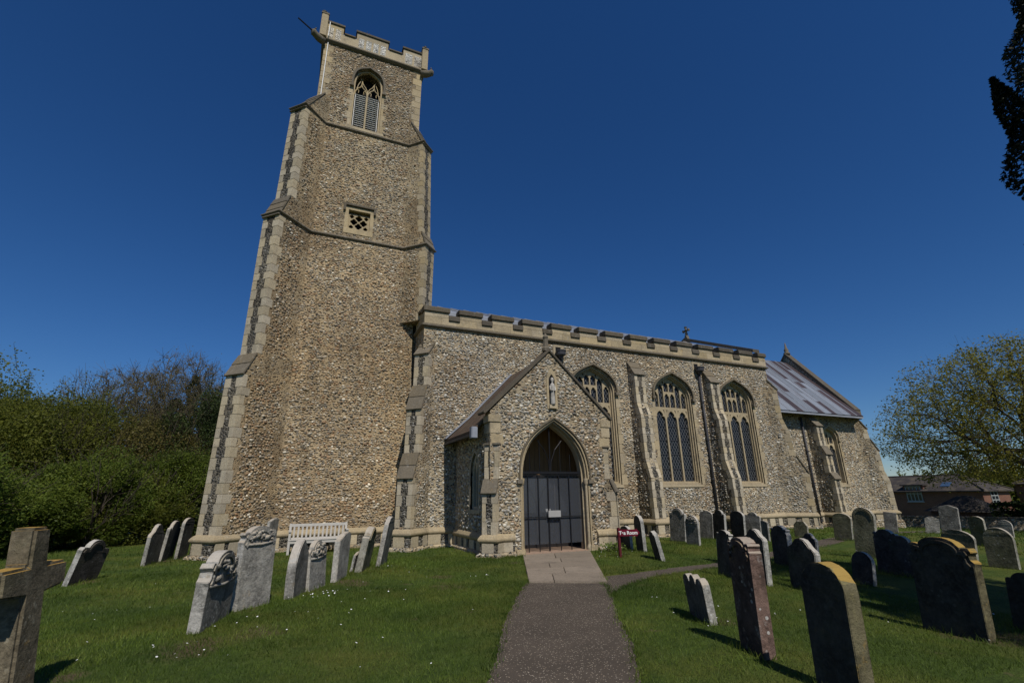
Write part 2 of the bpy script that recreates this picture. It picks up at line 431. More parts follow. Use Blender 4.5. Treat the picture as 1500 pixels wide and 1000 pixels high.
FLINTS = []
def plinth(path, zt=.64, zb=-.5, blocks=True, seed=0, out=.05):
    """moulded string, flushwork band of alternate stone and dark flint, and a footing course"""
    rr = random.Random(seed)
    mo = MB(); mo.sweep(path, [(-.05,zt-.2),(out+.02,zt-.2),(out+.065,zt-.14),(out+.065,zt-.09),(out+.0,zt),(-.05,zt+.06)])
    b = mo.build('plinth_moulding', M['stone'], church, bevel=.008)
    ba = MB(); ba.sweep(path, [(-.06,.12),(out,.12),(out,zt-.202),(-.06,zt-.202)]); ba.k = 1
    fo = MB(); fo.sweep(path, [(-.06,zb),(out+.1,zb),(out+.1,.06),(out+.02,.118),(-.06,.118)])
    fo.build('footing', M['flint_porch'], church)
    if blocks:
        for (a,c) in zip(path, path[1:]):
            a = V3(a[0],a[1],0); c = V3(c[0],c[1],0); L = (c-a).length
            if L < .15: continue
            t = (c-a)/L; nn = V3(t.y,-t.x,0); s = .03
            while s < L-.12:
                w = rr.uniform(.24,.46)
                e = min(s+w, L-.02)
                ba.obox(a+t*(s+e)/2+nn*(out+.0)+Z_*(.12+zt-.2)/2, t, nn, Z_, (e-s)/2, .03, (zt-.2-.12)/2-.004)
                s = e+rr.uniform(.16,.34)
    ba.build('plinth_band', [M['flint_dark'],M['stone_pale']], church)
    return b

# ---- tower
TX0, TX1, TY = -1.1, 3.86, 19.0
t1 = MB(); t1.box(TX0,TX1,TY,TY+4.9,-.5,12.17)
t1.box(TX0+.04,TX1-.1,TY+.95,TY+4.8,12.17,22.36)
S0 = south(TY+.05); S1 = south(TY+.09)
bel = lambda g=0: arch(1.14,.66-g,17.86+g,20.35,21.40-g,10,.88)
snd = lambda g=0: [(.74-g+.1,12.62-g),(1.86+g-.1,12.62-g),(1.86+g-.1,13.52+g),(.74-g+.1,13.52+g)]
t1.plate([(TX0+.04,12.17),(TX1-.1,12.17),(TX1-.1,17.66),(TX0+.04,17.66)], [snd()], S0, -.9, 0)
t1.plate([(TX0+.1,17.66),(TX1-.22,17.66),(TX1-.22,22.36),(TX0+.1,22.36)], [bel()], S1, -.86, 0)
t1.build('tower_wall', M['flint_tower'], church)
# quoins of the top stage
for x, sg in ((TX0+.1,1),(TX1-.22,-1)):
    z = 18.2; i = 0; q = MB()
    while z < 22.2:
        hh = rnd.uniform(.28,.42); hh = min(hh, 22.3-z)
        a = .42 if i%2 else .26
        x0, x1 = (x-.008, x+a) if sg == 1 else (x-a, x+.008)
        q.box(x0,x1, TY+.082,TY+.5, z+.004,z+hh-.004); z += hh; i += 1
    q.build('tower_quoins', M['stone'], church, bevel=.006)
buttress((TX0,TY),(-1,-1),.8,[(1.70,-.4),(1.66,.6),(1.58,5.66),(1.19,6.46),(1.18,11.98),(.80,13.02),(.72,17.46),(-.2,19.05)], M['flint_tower'], .9, wide=1.15, stone='stone_pale')
buttress((TX1-.08,TY),(1,-1),.72,[(.72,8.6),(.74,12.1),(.51,12.75),(.34,17.5),(-.4,19.0)], M['flint_tower'], .8)
# string courses, breaking round the buttresses as their drips
def string(path, z, name='string_course', mat='stone_old', h=.13, o=.08):
    m = MB(); m.sweep(path, [(-.05,z-h*.6),(o*.35,z-h*.55),(o,z-h*.25),(o,z),(.02,z+h*.5),(-.05,z+h*.55)])
    return m.build(name, M[mat], church, bevel=.006)
sw = lambda p: around((TX0,TY),(-1,-1),.8,p)[1:3]
se = lambda p: around((TX1-.08,TY),(1,-1),.72,p)[1:3]
string([(TX0,TY+4.9),(TX0,TY+.6)]+sw(1.20)+[(TX0+.56,TY),(TX1-.6,TY)]+se(.76)+[(TX1,TY+.6)], 12.10)
string([(TX0,TY+4.8),(TX0,TY+.6)]+sw(.74)+[(TX0+.56,TY+.05),(TX1-.6,TY+.05)]+se(.36)+[(TX1-.08,TY+.5)], 17.62)
string([(TX0+.1,TY+4.8),(TX0+.1,TY+.09),(TX1-.22,TY+.09),(TX1-.22,TY+4.8)], 22.36, 'cornice', h=.26, o=.15)
lp = around((TX0,TY),(-1,-1),.8,1.68)
plinth([(TX0,TY+4.9),(TX0,TY+.7)]+[lp[1],lp[2]]+[(TX0+.5,TY),(TX1,TY)], .64, seed=3)

# tower parapet: battlements with white flint panels
par = MB(); PANS = []; cop = MB()
px0, px1, py0, py1 = TX0+.06, TX1-.18, TY+.05, TY+4.84
def par_side(o, u, n, L, panels):
    F = (o,u,Z_,n)
    cuts = [0,.17*L,.30*L,.62*L,.78*L,L]
    up = [True,False,True,False,True]
    par.plate([(0,22.42),(L,22.42),(L,22.98),(0,22.98)], [], F, -.3, 0)
    for a,b,upp in zip(cuts,cuts[1:],up):
        if upp:
            par.plate([(a+.002,22.98),(b-.002,22.98),(b-.002,23.40),(a+.002,23.40)], [], F, -.3, 0)
            cop.plate([(a-.05,23.40),(b+.05,23.40),(b+.05,23.52),(a-.05,23.52)], [], F, -.36, .06)
            k = 4 if b-a > 1.2 else 2; wv = (b-a-.12)/k
            if panels:
                for i in range(k):
                    pan = MB(); PANS.append(pan); pan.plate([(a+.06+wv*i+.05,22.52),(a+.06+wv*(i+1)-.05,22.52),(a+.06+wv*(i+1)-.05,23.10+.08*(k==2)),(a+.06+wv*i+.05,23.10+.08*(k==2))], [], F, -.01, .005)
        else: cop.plate([(a+.052,22.982),(b-.052,22.982),(b-.052,23.07),(a+.052,23.07)], [], F, -.36, .06)
par_side(V3(px0,py0,0), X_, -Y_, px1-px0, True)
par_side(V3(px0,py1,0), -Y_, -X_, py1-py0-.302, True)
par_side(V3(px1,py0+.302,0), Y_, X_, py1-py0-.302, True)
par_side(V3(px1-.302,py1,0), -X_, Y_, px1-px0-.604, False)
pp = par.build('tower_parapet', M['stone'], church, bevel=.006)
[q_.build('flint_panel', M['flint_white'], pp) for q_ in PANS]; cop.build('coping', M['coping'], pp, bevel=.01)
for x,y in ((px0-.08,py0-.06),(px1+.04,py0-.04)):
    m = MB(); m.box(x-.15,x+.15,y-.15,y+.15,22.34,23.66)
    pn = m.build('pinnacle', M['stone'], church, bevel=.02)
    c = MB(); c.box(x-.17,x+.17,y-.17,y+.17,23.66,23.74)
    for i in range(9): c.lathe([(.07,0),(.09,.05),(.03,.12)], (x+rnd.uniform(-.10,.10),y+rnd.uniform(-.13,.13),23.74), 6)
    c.build('pinnacle_cap', M['stone_old'], pn)
def gargoyle(x,y,d,spout):
    d = V3(*d).normalized(); b = V3(x,y,22.12)
    m = MB(); pts = [b-d*.25,b,b+d*.12+Z_*.02,b+d*.22+Z_*.06,b+d*.31+Z_*.10,b+d*.37+Z_*.09]
    m.tube(pts,[.17,.18,.16,.15,.17,.09],9)
    for s in (-1,1): m.tube([b+d*.28+d.cross(Z_)*.10*s+Z_*.20, b+d*.25+d.cross(Z_)*.14*s+Z_*.28],[.05,.015],6)
    g = m.build('gargoyle', M['stone_old'], church, smooth=True)
    if spout:
        sp = MB(); sp.tube([b+d*.2+Z_*.10, b+d*1.05+Z_*.20],[.035,.032],8); sp.build('water_spout', M['iron'], g)
gargoyle(px0-.22,py0-.16,(-1,-.55,0),True); gargoyle(px1+.14,py0-.12,(1,-.4,0),False)
m = MB(); m.tube([(TX0-.05,TY+1.6,23.9),(TX0-.05,TY+1.6,24.0)],.02,5)
m = MB()                                                    # dried weeds growing on the parapet walk
for i in range(46):
    x = 1.0+rnd.gauss(0,.22); h = max(.12, .95-abs(x-.85)*1.5)*rnd.uniform(.5,1)
    x2 = x+rnd.uniform(-.12,.12); m.bar((x,TY+.5,23.1),(x2,TY+.5+rnd.uniform(-.1,.1),23.3+h),.012)
    m.bar((x2,TY+.5,23.2+h*.7),(x2+rnd.uniform(-.12,.12),TY+.45,23.35+h),.01)
M['weed'] = plain('dry_weed', (.10,.065,.045), .9)
tag(m.build('dry_weeds', M['weed']), 'clump of dead brown weeds growing on the tower battlements', 'weeds')
# lightning conductor
m = MB(); m.tube([(TX0-.02,TY-.03,.6),(TX0+.10,TY-.03,12.3),(TX0+.11,TY+.02,17.7)],.014,5)
m.build('lightning_conductor', M['iron'], church)
m = MB(); m.tube([(TX0+.24,TY-.10,17.75),(TX0+.24,TY+.05,22.25),(TX0+.22,TY-.14,22.4),(TX0+.22,TY-.02,23.4)],.022,5)
m.build('conductor_tape', M['white_paint'], church)

def blocks_round(m, cx, half, z0, z1, F, small=.13, big=.30, h=.33, pr=.004, dep=.12):
    z = z0; i = rnd.randint(0,1)
    while z < z1-.05:
        hh = min(h*rnd.uniform(.85,1.2), z1-z)
        for s in (-1,1):
            w = (big if (i+(s>0))%2 else small)*rnd.uniform(.85,1.15)
            a,b = (cx-half-w,cx-half) if s < 0 else (cx+half,cx+half+w)
            m.plate([(a,z+.003),(b,z+.003),(b,z+hh-.003),(a,z+hh-.003)], [], F, -dep, pr)
        z += hh; i += 1
def hood(m, cx, half, spring, apex, F, w=.09, d=.10, n=10, full=.55, drop=.12):
    a = arc_pts(cx,half,spring,apex,n,full); b = arc_pts(cx,half+w,spring,apex+w*1.15,n,full)
    a = [(cx+half,spring-drop)]+a+[(cx-half,spring-drop)]; b = [(cx+half+w,spring-drop)]+b+[(cx-half-w,spring-drop)]
    m.plate(a+b[::-1], [], F, -.05, d)
    for s in (-1,1): m.plate([(cx+s*(half+w/2)-.09,spring-drop-.14),(cx+s*(half+w/2)+.09,spring-drop-.14),(cx+s*(half+w/2)+.09,spring-drop-.002),(cx+s*(half+w/2)-.09,spring-drop-.002)], [], F, -.05, d+.02)
def ring(m, cx, half, z0, spring, apex, F, w, d0, d1, n=10, full=.55):
    """stone lining of width w inside an arched opening"""
    m.plate(arch(cx,half,z0,spring,apex,n,full), [arch(cx,half-w,z0+w,spring,apex-w*1.1,n,full)], F, d0, d1)

# belfry window
win = MB(); ring(win,1.14,.658,17.862,20.35,21.378,S1,.07,-.2,-.06,10,.88)
blocks_round(win,1.14,.66,17.9,20.3,S1,.12,.26)
bw = win.build('belfry_window', M['stone'], church, bevel=.005)
m = MB(); hood(m,1.14,.69,20.35,21.42,S1,.09,.11,10,.88); m.build('hood_mould', M['stone_old'], bw, bevel=.006)
m = MB(); m.plate([(.30,17.70),(2.0,17.70),(2.0,17.86),(.30,17.86)],[],S1,-.3,.06); m.build('sill', M['stone'], bw, bevel=.01)
def ogee_light(x0,x1,z0,zs,zt):
    c = (x0+x1)/2; h = (x1-x0)/2; H = zt-zs
    r = [(x1,zs),(c+h*.93,zs+H*.30),(c+h*.72,zs+H*.46),(c+h*.50,zs+H*.40),(c+h*.52,zs+H*.62),(c+h*.30,zs+H*.76),(c+h*.10,zs+H*.90),(c,zt)]
    l = [(2*c-x,z) for x,z in r[:-1]][::-1]
    return [(x0,z0),(x1,z0)]+r+l
m = MB(); ty_ = TY+.09+.27
def rod(pts, r): m.tube([(x,ty_,z) for x,z in pts], r, 7)
rod([(1.14,17.93),(1.14,20.30)],.045)
for sg in (-1,1):
    f = lambda x: 1.14+sg*x
    rod([(f(.58),19.95),(f(.555),20.15),(f(.46),20.36),(f(.34),20.46),(f(.29),20.60),(f(.27),20.82)],.028)
    rod([(f(.0),19.95),(f(.03),20.15),(f(.12),20.36),(f(.24),20.46),(f(.29),20.60)],.028)
    rod([(f(.0),20.28),(f(.10),20.50),(f(.20),20.62),(f(.34),20.95)],.024)
    rod([(f(.50),20.33),(f(.44),20.60),(f(.36),20.80)],.02)
    rod([(f(.46),20.30),(f(.40),20.22),(f(.42),20.10)],.018); rod([(f(.12),20.30),(f(.18),20.22),(f(.16),20.10)],.018)
m.build('tracery', M['stone_gold'], bw)
m = MB()
for i in range(19):
    z = 17.99+i*.117
    for a,b in ((.612,1.095),(1.185,1.668)):
        m.obox(((a+b)/2, TY+.09+.40, z), X_, V3(0,.78,.62), V3(0,-.62,.78), (b-a)/2, .062, .017)
m.build('louvres', M['louvre'], bw)
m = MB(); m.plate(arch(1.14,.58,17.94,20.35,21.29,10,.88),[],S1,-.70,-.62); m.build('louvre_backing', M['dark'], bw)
m = MB()
for x in (.605,1.69): m.box(x-.012,x+.012,TY+.4,TY+.43,17.95,20.3)
m.build('louvre_frame', M['white_paint'], bw)
# sound hole
m = MB(); m.plate([(.70,12.36),(1.90,12.36),(1.90,13.66),(.70,13.66)],[[(.85,12.62),(1.75,12.62),(1.75,13.50),(.85,13.50)]],S0,-.2,.02)
sh = m.build('sound_hole', M['stone'], church, bevel=.012)
m = MB(); m.plate([(.62,13.42),(.72,13.42),(.72,13.68),(1.88,13.68),(1.88,13.42),(1.98,13.42),(1.98,13.78),(.62,13.78)],[],S0,-.1,.10); m.build('label_mould', M['coping'], sh, bevel=.01)
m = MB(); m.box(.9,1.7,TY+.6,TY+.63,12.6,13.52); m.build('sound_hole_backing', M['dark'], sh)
def quatre(cx,cz,r):
    pts = []
    for k in range(4):
        a0 = math.pi/2*k
        for i in range(-4,5):
            t = a0+i*.34
            pts.append((cx+r*.52*math.cos(a0)+r*.46*math.cos(t)*(1), cz+r*.52*math.sin(a0)+r*.46*math.sin(t)))
    return pts
hs = [quatre(1.30+dx,13.0+dz,.155) for dx,dz in ((-.0,.22),(0,-.17),(-.2,.02),(.2,.02))]+[quatre(1.30+dx,13.0+dz,.10) for dx,dz in ((-.3,.27),(.3,.27),(-.3,-.24),(.3,-.24))]
m = MB(); m.plate([(.852,12.622),(1.748,12.622),(1.748,13.40),(.852,13.40)],hs,S0,-.2,-.12); m.build('tracery', M['stone_gold'], sh)

# ---- nave
NX0, NX1, NY = 4.0, 22.9, 17.5
SN = south(NY)
WC = (11.68, 16.17, 20.27); WH, WZ, WS, WA = 1.14, 2.06, 6.12, 7.17
m = MB()
m.plate([(NX0,-.5),(NX1,-.5),(NX1,8.12),(NX0,8.12)], [arch(c,WH,WZ,WS,WA,10) for c in WC], SN, -.8, 0)
m.box(NX0,NX0+.5,NY+.802,NY+10.4,-.5,8.12); m.box(NX1-.5,NX1,NY+.802,NY+10.4,-.5,8.12); m.box(NX0+.502,NX1-.502,NY+9.8,NY+10.4,-.5,8.12)
m.plate([(-NY-.3,8.12),(-NY-5.2,11.2),(-NY-10.1,8.12)], [], (V3(NX1,0,0),-Y_,Z_,X_), -.5, 0)
m.box(3.75,4.0,19.2,23,-.5,8.3)
m.build('nave_wall', M['flint_nave'], church)
glass = NT('leaded_glass')
sx = glass.n('SeparateXYZ', {0: glass.co})
def lines(v, pitch, w):
    f = glass.math('FRACT', glass.math('DIVIDE', v, pitch)); return glass.math('LESS_THAN', f, w)
hxy = glass.math('ADD', sx.outputs[0], sx.outputs[1])
d1 = glass.math('ADD', hxy, glass.math('MULTIPLY', sx.outputs[2], .62)); d2 = glass.math('SUBTRACT', hxy, glass.math('MULTIPLY', sx.outputs[2], .62))
lat = glass.math('MAXIMUM', lines(d1,.16,.13), lines(d2,.16,.13))
glass.col(glass.mix(lat, glass.mix(glass.noise(3,3), (.004,.005,.007), (.012,.014,.018)), (.12,.125,.13)))
glass.rough(glass.rng(lat,0,1,.14,.6)); glass.b.inputs['Specular IOR Level'].default_value = .22
glass.bump(glass.math('ADD', glass.noise(5,2), glass.math('MULTIPLY', lat, .6)), .25, .02)
M['glass'] = glass.m
def light(x0,x1,z0,zs,zt):
    """window light with a cusped pointed head"""
    c = (x0+x1)/2; h = (x1-x0)/2; H = zt-zs
    r = [(x1,zs),(c+h*.96,zs+H*.25),(c+h*.80,zs+H*.44),(c+h*.56,zs+H*.44),(c+h*.62,zs+H*.62),(c+h*.45,zs+H*.80),(c+h*.2,zs+H*.94),(c,zt)]
    return [(x0,z0),(x1,z0)]+r+[(2*c-x,z) for x,z in r[:-1]][::-1]
def nave_window(cx):
    w = MB()
    ring(w,cx,WH-.002,WZ+.002,WS,WA-.002,SN,.065,-.22,-.05)
    ring(w,cx,WH-.067,WZ+.067,WS,WA-.074,SN,.055,-.34,-.15)
    blocks_round(w,cx,WH,WZ,WS-.1,SN,.16,.30,.38)
    wo = w.build('window', M['stone'], church, bevel=.004)
    s = MB(); s.plate([(cx-WH-.08,WZ-.13),(cx+WH+.08,WZ-.13),(cx+WH+.08,WZ-.002),(cx-WH-.08,WZ-.002)],[],SN,-.3,.035); s.build('sill', M['stone'], wo, bevel=.015)
    h = MB(); hood(h,cx,WH+.03,WS+.05,WA+.04,SN,.085,.11); h.build('hood_mould', M['stone_old'], wo, bevel=.006)
    g = .125; H2 = WH-g
    curve = sorted(arc_pts(cx,H2,WS,WA-g*1.1,14))
    def top(x):
        for (xa,za),(xb,zb) in zip(curve,curve[1:]):
            if xa <= x <= xb: return za+(zb-za)*(x-xa)/max(1e-6,xb-xa)
        return WS
    holes = []
    e = [(-H2+.03,-.385),(-.30,.30),(.385,H2-.03)]
    for a,b in e: holes.append(light(cx+a,cx+b,WZ+g+.02,4.95,5.42))
    for a,b in e:                                           # little spandrel eyes above each head
        for s in (-1,1):
            c2 = cx+(a+b)/2+s*(b-a)*.40; holes.append([(c2-.035,5.47),(c2+.035,5.47),(c2+s*.035,5.30)])
    ed = [-H2+.03,-.70,-.645,-.365,-.305,-.03,.03,.305,.365,.645,.70,H2-.03]
    for k in range(6):
        a,b = cx+ed[2*k],cx+ed[2*k+1]
        zt = min(top(a+.03),top(b-.03),top((a+b)/2)) if k not in (2,3) else min(top(a),top(b))-.06
        zt = max(zt-.03, 6.0)
        if k in (2,3):
            holes.append(light(a,b,5.60,6.08,6.27)); holes.append(light(a,b,6.36,zt-.16,zt))
        else: holes.append(light(a,b,5.60,zt-.22,zt))
    # small dark openings between the heads and the arch
    for sgn in (-1,1):
        for xo in (.67,.33):
            x = cx+sgn*xo; z = top(x)
            holes.append([(x-.07,z-.045),(x+.05,z-.04),(x+sgn*.0,z-.17)])
    t = MB(); t.plate(arch(cx,H2+.01,WZ+g-.01,WS,WA-g*1.1+.01,10), holes, SN, -.38, -.25)
    t.build('tracery', M['stone_gold'], wo)
    gl = MB(); gl.plate(arch(cx,H2,WZ+g,WS,WA-g*1.1,10),[],SN,-.36,-.335); gl.build('glass', M['glass'], wo)
    bb = MB()
    for z in (2.75,3.4,4.05,4.7): bb.bar((cx-H2,NY+.325,z),(cx+H2,NY+.325,z),.018)
    bb.build('saddle_bars', M['pipe'], wo)
for c in WC: nave_window(c)
# nave quoin at the south east corner
# parapet
m = MB(); cp = MB()
x = NX0-.02
while x < NX1-.1:
    w = min(rnd.uniform(.62,1.0), NX1+.03-x)
    if NX1+.03-x-w < .25: w = NX1+.03-x
    m.box(x+.002,x+w-.002,NY-.06,NY+.34,8.2,8.50); x += w
edges = [NX0-.02]
for k in range(13):
    c = 5.20+1.413*k
    if c < NX1-.3: edges += [c-.24,c+.24]
edges.append(NX1+.03)
for i in range(0,len(edges),2):
    a,b = edges[i],edges[i+1]
    m.box(a,b,NY-.06,NY+.34,8.503,8.709)
    z1 = 8.93; cp.plate([(NY-.13,8.71),(NY-.13,8.89),(NY-.04,z1+.02),(NY+.34,z1+.02),(NY+.42,8.89),(NY+.42,8.71)],[],(V3(0,0,0),Y_,Z_,X_),a-.05,b+.05)
    if i+2 < len(edges):
        a2,b2 = edges[i+1],edges[i+2]
        cp.plate([(NY-.12,8.39),(NY-.12,8.57),(NY-.03,8.64),(NY-.03,8.503),(NY-.062,8.503),(NY-.062,8.39)],[],(V3(0,0,0),Y_,Z_,X_),a2+.002,b2-.002)
# west return of the parapet against the tower
m.box(NX0-.02,NX0+.3,NY+.342,NY+1.45,8.2,8.80)
cp.box(NX0-.09,NX0+.36,NY+.425,NY+1.45,8.803,8.95)
pa = m.build('nave_parapet', M['stone'], church, bevel=.005); cp.build('coping', M['coping'], pa, bevel=.02)
string([(NX0,NY+1.5),(NX0,NY),(NX1,NY),(NX1,NY+3)], 8.14, 'cornice', h=.16, o=.12)
# nave roof in lead
m = MB(); m.prism([(NY+.36,8.96),(NY+5.2,11.10),(NY+10.1,8.96),(NY+10.1,8.8),(NY+5.2,10.95),(NY+.36,8.8)], (V3(0,0,0),Y_,Z_,X_), 4.05, 22.6)
roof = m.build('nave_roof', M['lead'], church)
m = MB(); x = 4.4
while x < 22.5:
    m.tube([(x,NY+.38,8.99),(x,NY+5.2,11.13)],.032,6); x += .72
m.build('lead_rolls', M['lead'], roof)
m = MB()
for s in (-1,1): m.prism([(NY+5.2+s*.0,11.2),(NY+5.2+s*4.95,9.05),(NY+5.2+s*4.95,9.25),(NY+5.2,11.42)], (V3(0,0,0),Y_,Z_,X_), 22.5, 23.0)
co_ = m.build('gable_coping', M['coping'], church, bevel=.01)
def cross_finial(c, s, name, parent):
    x,y,z = c; m = MB()
    m.prism([(-.16*s,0),(.16*s,0),(.07*s,.30*s),(-.07*s,.30*s)],(V3(x,y,z),Y_,Z_,X_),-.13*s,.13*s)
    for a in (0,90,180,270):
        ca,sa = math.cos(R(a)),math.sin(R(a)); cz = z+.72*s
        pts = [(-.055,.0),(.055,.0),(.05,.2),(.12,.30),(.0,.37),(-.12,.30),(-.05,.2)]
        m.prism([(s*(px*ca-pz*sa),s*(px*sa+pz*ca)) for px,pz in pts],(V3(x,y,cz),Y_,Z_,X_),-.07*s,.07*s)
    m.prism([(-.06*s,.28*s),(.06*s,.28*s),(.05*s,.7*s),(-.05*s,.7*s)],(V3(x,y,z),Y_,Z_,X_),-.068*s,.068*s)
    return m.build(name, M['stone_old'], parent)
cross_finial((22.75,NY+5.2,11.36),.82,'cross_finial',co_)
# buttresses
buttress((NX0,NY),(-1,-1),.6,[(.80,-.3),(.79,.7),(.76,2.31),(.46,3.15),(.43,4.74),(.10,5.66),(.09,6.90),(-.5,7.62)], M['flint_nave'], .6, stone='stone_pale')
NB = [(.98,-.3),(.95,.7),(.93,2.30),(.70,3.10),(.66,5.0),(.48,5.55),(.47,6.86),(0,7.55)]
for x in (13.9,18.48): buttress((x,NY),(0,-1),.56,NB, M['flint_nave'], .3, stone='stone_pale')
buttress((NX1,NY),(1,-1),.62,[(1.05,-.5),(1.03,.7),(1.03,2.55),(.62,3.4),(.50,4.7),(.32,5.3),(.30,6.85),(-.1,7.4)], M['flint_nave'], .6)
a1 = around((NX0,NY),(-1,-1),.6,.80); a2 = around((13.9,NY),(0,-1),.56,.96); a3 = around((18.48,NY),(0,-1),.56,.96); a4 = around((NX1,NY),(1,-1),.62,1.03)
plinth([a1[0],a1[1],a1[2],(NX0+.42,NY),(5.35,NY)], .64, seed=5)
plinth([(9.95,NY),a2[0],a2[1],a2[2],a2[3],a3[0],a3[1],a3[2],a3[3],(NX1-.44,NY),a4[1],a4[2],(NX1+.02,NY+.46)], .66, seed=8)
# rainwater pipes
def downpipe(x, y, zt, zb, hopper=True, r=.055):
    m = MB(); m.tube([(x,y,zb),(x,y,zt)],r,10)
    p = m.build('downpipe', M['pipe'], church, smooth=True)
    b = MB()
    z = zb+.5
    while z < zt-.3:
        b.lathe([(r+.02,-.04),(r+.02,.04)],(x,y,z),10); z += 1.8
    b.build('pipe_collars', M['pipe'], p)
    if hopper:
        h = MB(); h.lathe([(.06,-.02),(.10,.08),(.20,.16),(.21,.30),(.23,.32),(.23,.36)],(x,y-.08,zt-.05),14)
        h.build('hopper', M['pipe'], p)
        s = MB(); s.plate([(x-.26,zt+.15),(x+.26,zt+.15),(x+.26,zt+.62),(x-.26,zt+.62)],[[(x-.16,zt+.24),(x+.10,zt+.24),(x+.10,zt+.52),(x-.16,zt+.52)]],SN,-.02,.012)
        s.build('outlet_block', M['stone'], p)
        s = MB(); s.plate([(x-.158,zt+.242),(x+.098,zt+.242),(x+.098,zt+.518),(x-.158,zt+.518)],[],SN,-.012,.003); s.build('outlet', M['dark'], p)
downpipe(17.90,NY-.12,7.35,.0); downpipe(10.0,NY-.12,7.35,5.0)

# ---- chancel
CY, CX1 = 18.2, 31.1
SCH = south(CY)
cw = (28.20,.70,2.05,4.55,5.24)
m = MB()
m.plate([(NX1+.002,-1.2),(CX1,-1.2),(CX1,6.15),(NX1+.002,6.15)], [arch(*cw,10,.75)], SCH, -.7, 0)
m.plate([(-CY-.702,-1.2),(-CY-7.0,-1.2),(-CY-7.0,6.15),(-CY-3.5,10.74),(-CY-.702,7.30)], [], (V3(CX1,0,0),-Y_,Z_,X_), -.5, 0)
m.plate([(-CY+.0,6.152),(-CY-.70,6.152),(-CY-.70,7.29),(-CY,6.44)], [], (V3(CX1,0,0),-Y_,Z_,X_), -.5, 0)
m.box(NX1+.1,CX1-.51,CY+6.3,CY+7,-1.2,6.1)
m.build('chancel_wall', M['flint_nave'], church)
tl = NT('lead_sheets')
i = tl.island()
c = tl.ramp(i, [(0,(.052,.038,.04)),(.34,(.16,.18,.21)),(.55,(.066,.048,.05)),(.72,(.21,.235,.275))], True)
c = tl.mix(tl.rng(tl.noise(2.2,6,.7,tl.mp((1,.4,.4))),.45,.7,0,.5), c, (.10,.09,.095))
tl.col(c); tl.rough(.5); tl.b.inputs['Metallic'].default_value = 0.0; tl.bump(tl.noise(7,4),.3,.03); M['lead_sheets'] = tl.m
m = MB(); rl = MB()
E0, E1 = V3(0,CY-.66,5.86), V3(0,CY+3.5,10.22)
sl = E1-E0; L = sl.length; tt = sl/L; nn = V3(0,-tt.z,tt.y)
x = NX1+.02; k = 0
while x < CX1-.5:
    w = min(rnd.uniform(.5,.66), CX1-.5-x+.001)
    cuts = sorted({0.0, *[min(.9,max(.12,rnd.gauss(v,.07))) for v in ((.36,.72) if k%2 else (.22,.58))], 1.0})
    for a,b in zip(cuts,cuts[1:]):
        A = E0+sl*a; B = E0+sl*b
        m.obox(V3(x+w/2,0,0)+(A+B)/2+nn*(.02+.012*(a==0)), X_, tt, nn, w/2-.002, (B-A).length/2+(.02 if a > 0 else 0), .014-.001*len(cuts)*0)
    rl.tube([V3(x,0,0)+E0+nn*.05, V3(x,0,0)+E1+nn*.05],.028,6)
    x += w; k += 1
base = MB(); base.prism([(E0.y,E0.z-.10),(E0.y,E0.z-.005),(E1.y,E1.z-.005),(E1.y+3.88,E0.z-.005),(E1.y+3.88,E0.z-.1),(E1.y,E1.z-.12)],(V3(0,0,0),Y_,Z_,X_),NX1+.01,CX1-.49)
cr_ = base.build('chancel_roof', M['lead'], church)
m.build('lead_sheets', M['lead_sheets'], cr_); rl.build('lead_rolls', M['lead'], cr_)
m = MB()
for s in (-1,1): m.prism([(CY+3.5,10.75),(CY+3.5+s*3.72,6.17),(CY+3.5+s*3.80,6.36),(CY+3.5,10.95)],(V3(0,0,0),Y_,Z_,X_),CX1-.52,CX1+.06)
cg = m.build('gable_coping', M['coping'], church, bevel=.01)
m = MB(); m.lathe([(.2,0),(.22,.12),(.12,.22),(.16,.34),(.09,.46),(.04,.78),(.01,.9)],(CX1-.23,CY+3.5,10.86),8); m.build('finial', M['stone_old'], cg, smooth=True)
m = MB(); m.box(CX1-.54,CX1+.05,CY-.30,CY-.002,5.80,6.30); m.build('kneeler', M['stone_old'], cg, bevel=.03)
w = MB(); ring(w,cw[0],cw[1]-.002,cw[2]+.002,cw[3],cw[4]-.002,SCH,.07,-.24,-.05,10,.75); blocks_round(w,cw[0],cw[1],cw[2],cw[3],SCH,.12,.24,.36)
wo = w.build('window', M['stone'], church, bevel=.004)
h = MB(); hood(h,cw[0],cw[1]+.02,cw[3]+.05,cw[4]+.03,SCH,.06,.05,10,.75,.02); h.build('hood_mould', M['stone'], wo)
x = cw[0]
t = MB(); t.plate(arch(x,.63,2.12,4.55,5.17,10,.75),[light(x-.60,x-.04,2.14,3.85,4.25),light(x+.04,x+.60,2.14,3.85,4.25),light(x-.54,x-.24,4.34,4.58,4.74),light(x-.19,x-.03,4.28,4.78,5.0),light(x+.03,x+.19,4.28,4.78,5.0),light(x+.24,x+.54,4.34,4.58,4.74)],SCH,-.38,-.26)
t.build('tracery', M['stone_gold'], wo)
g = MB(); g.plate(arch(x,.62,2.14,4.55,5.15,10,.75),[],SCH,-.36,-.33); g.build('glass', M['glass'], wo)
s = MB(); s.plate([(x-.8,1.88),(x+.8,1.88),(x+.8,2.048),(x-.8,2.048)],[],SCH,-.3,.05); s.build('sill', M['stone'], wo, bevel=.012)
buttress((26.55,CY),(0,-1),.5,[(1.0,-.9),(.98,.6),(.97,2.3),(.80,2.62),(.78,3.6),(.60,4.05),(.58,5.15),(.1,5.75)], M['flint_nave'], .3, stone='stone_pale')
buttress((CX1,CY),(1,-1),.6,[(.86,-1.2),(.84,.5),(.82,2.2),(.66,2.75),(.62,3.9),(.32,4.6),(.28,5.2),(-.1,5.85)], M['flint_nave'], .5, stone='stone_pale')
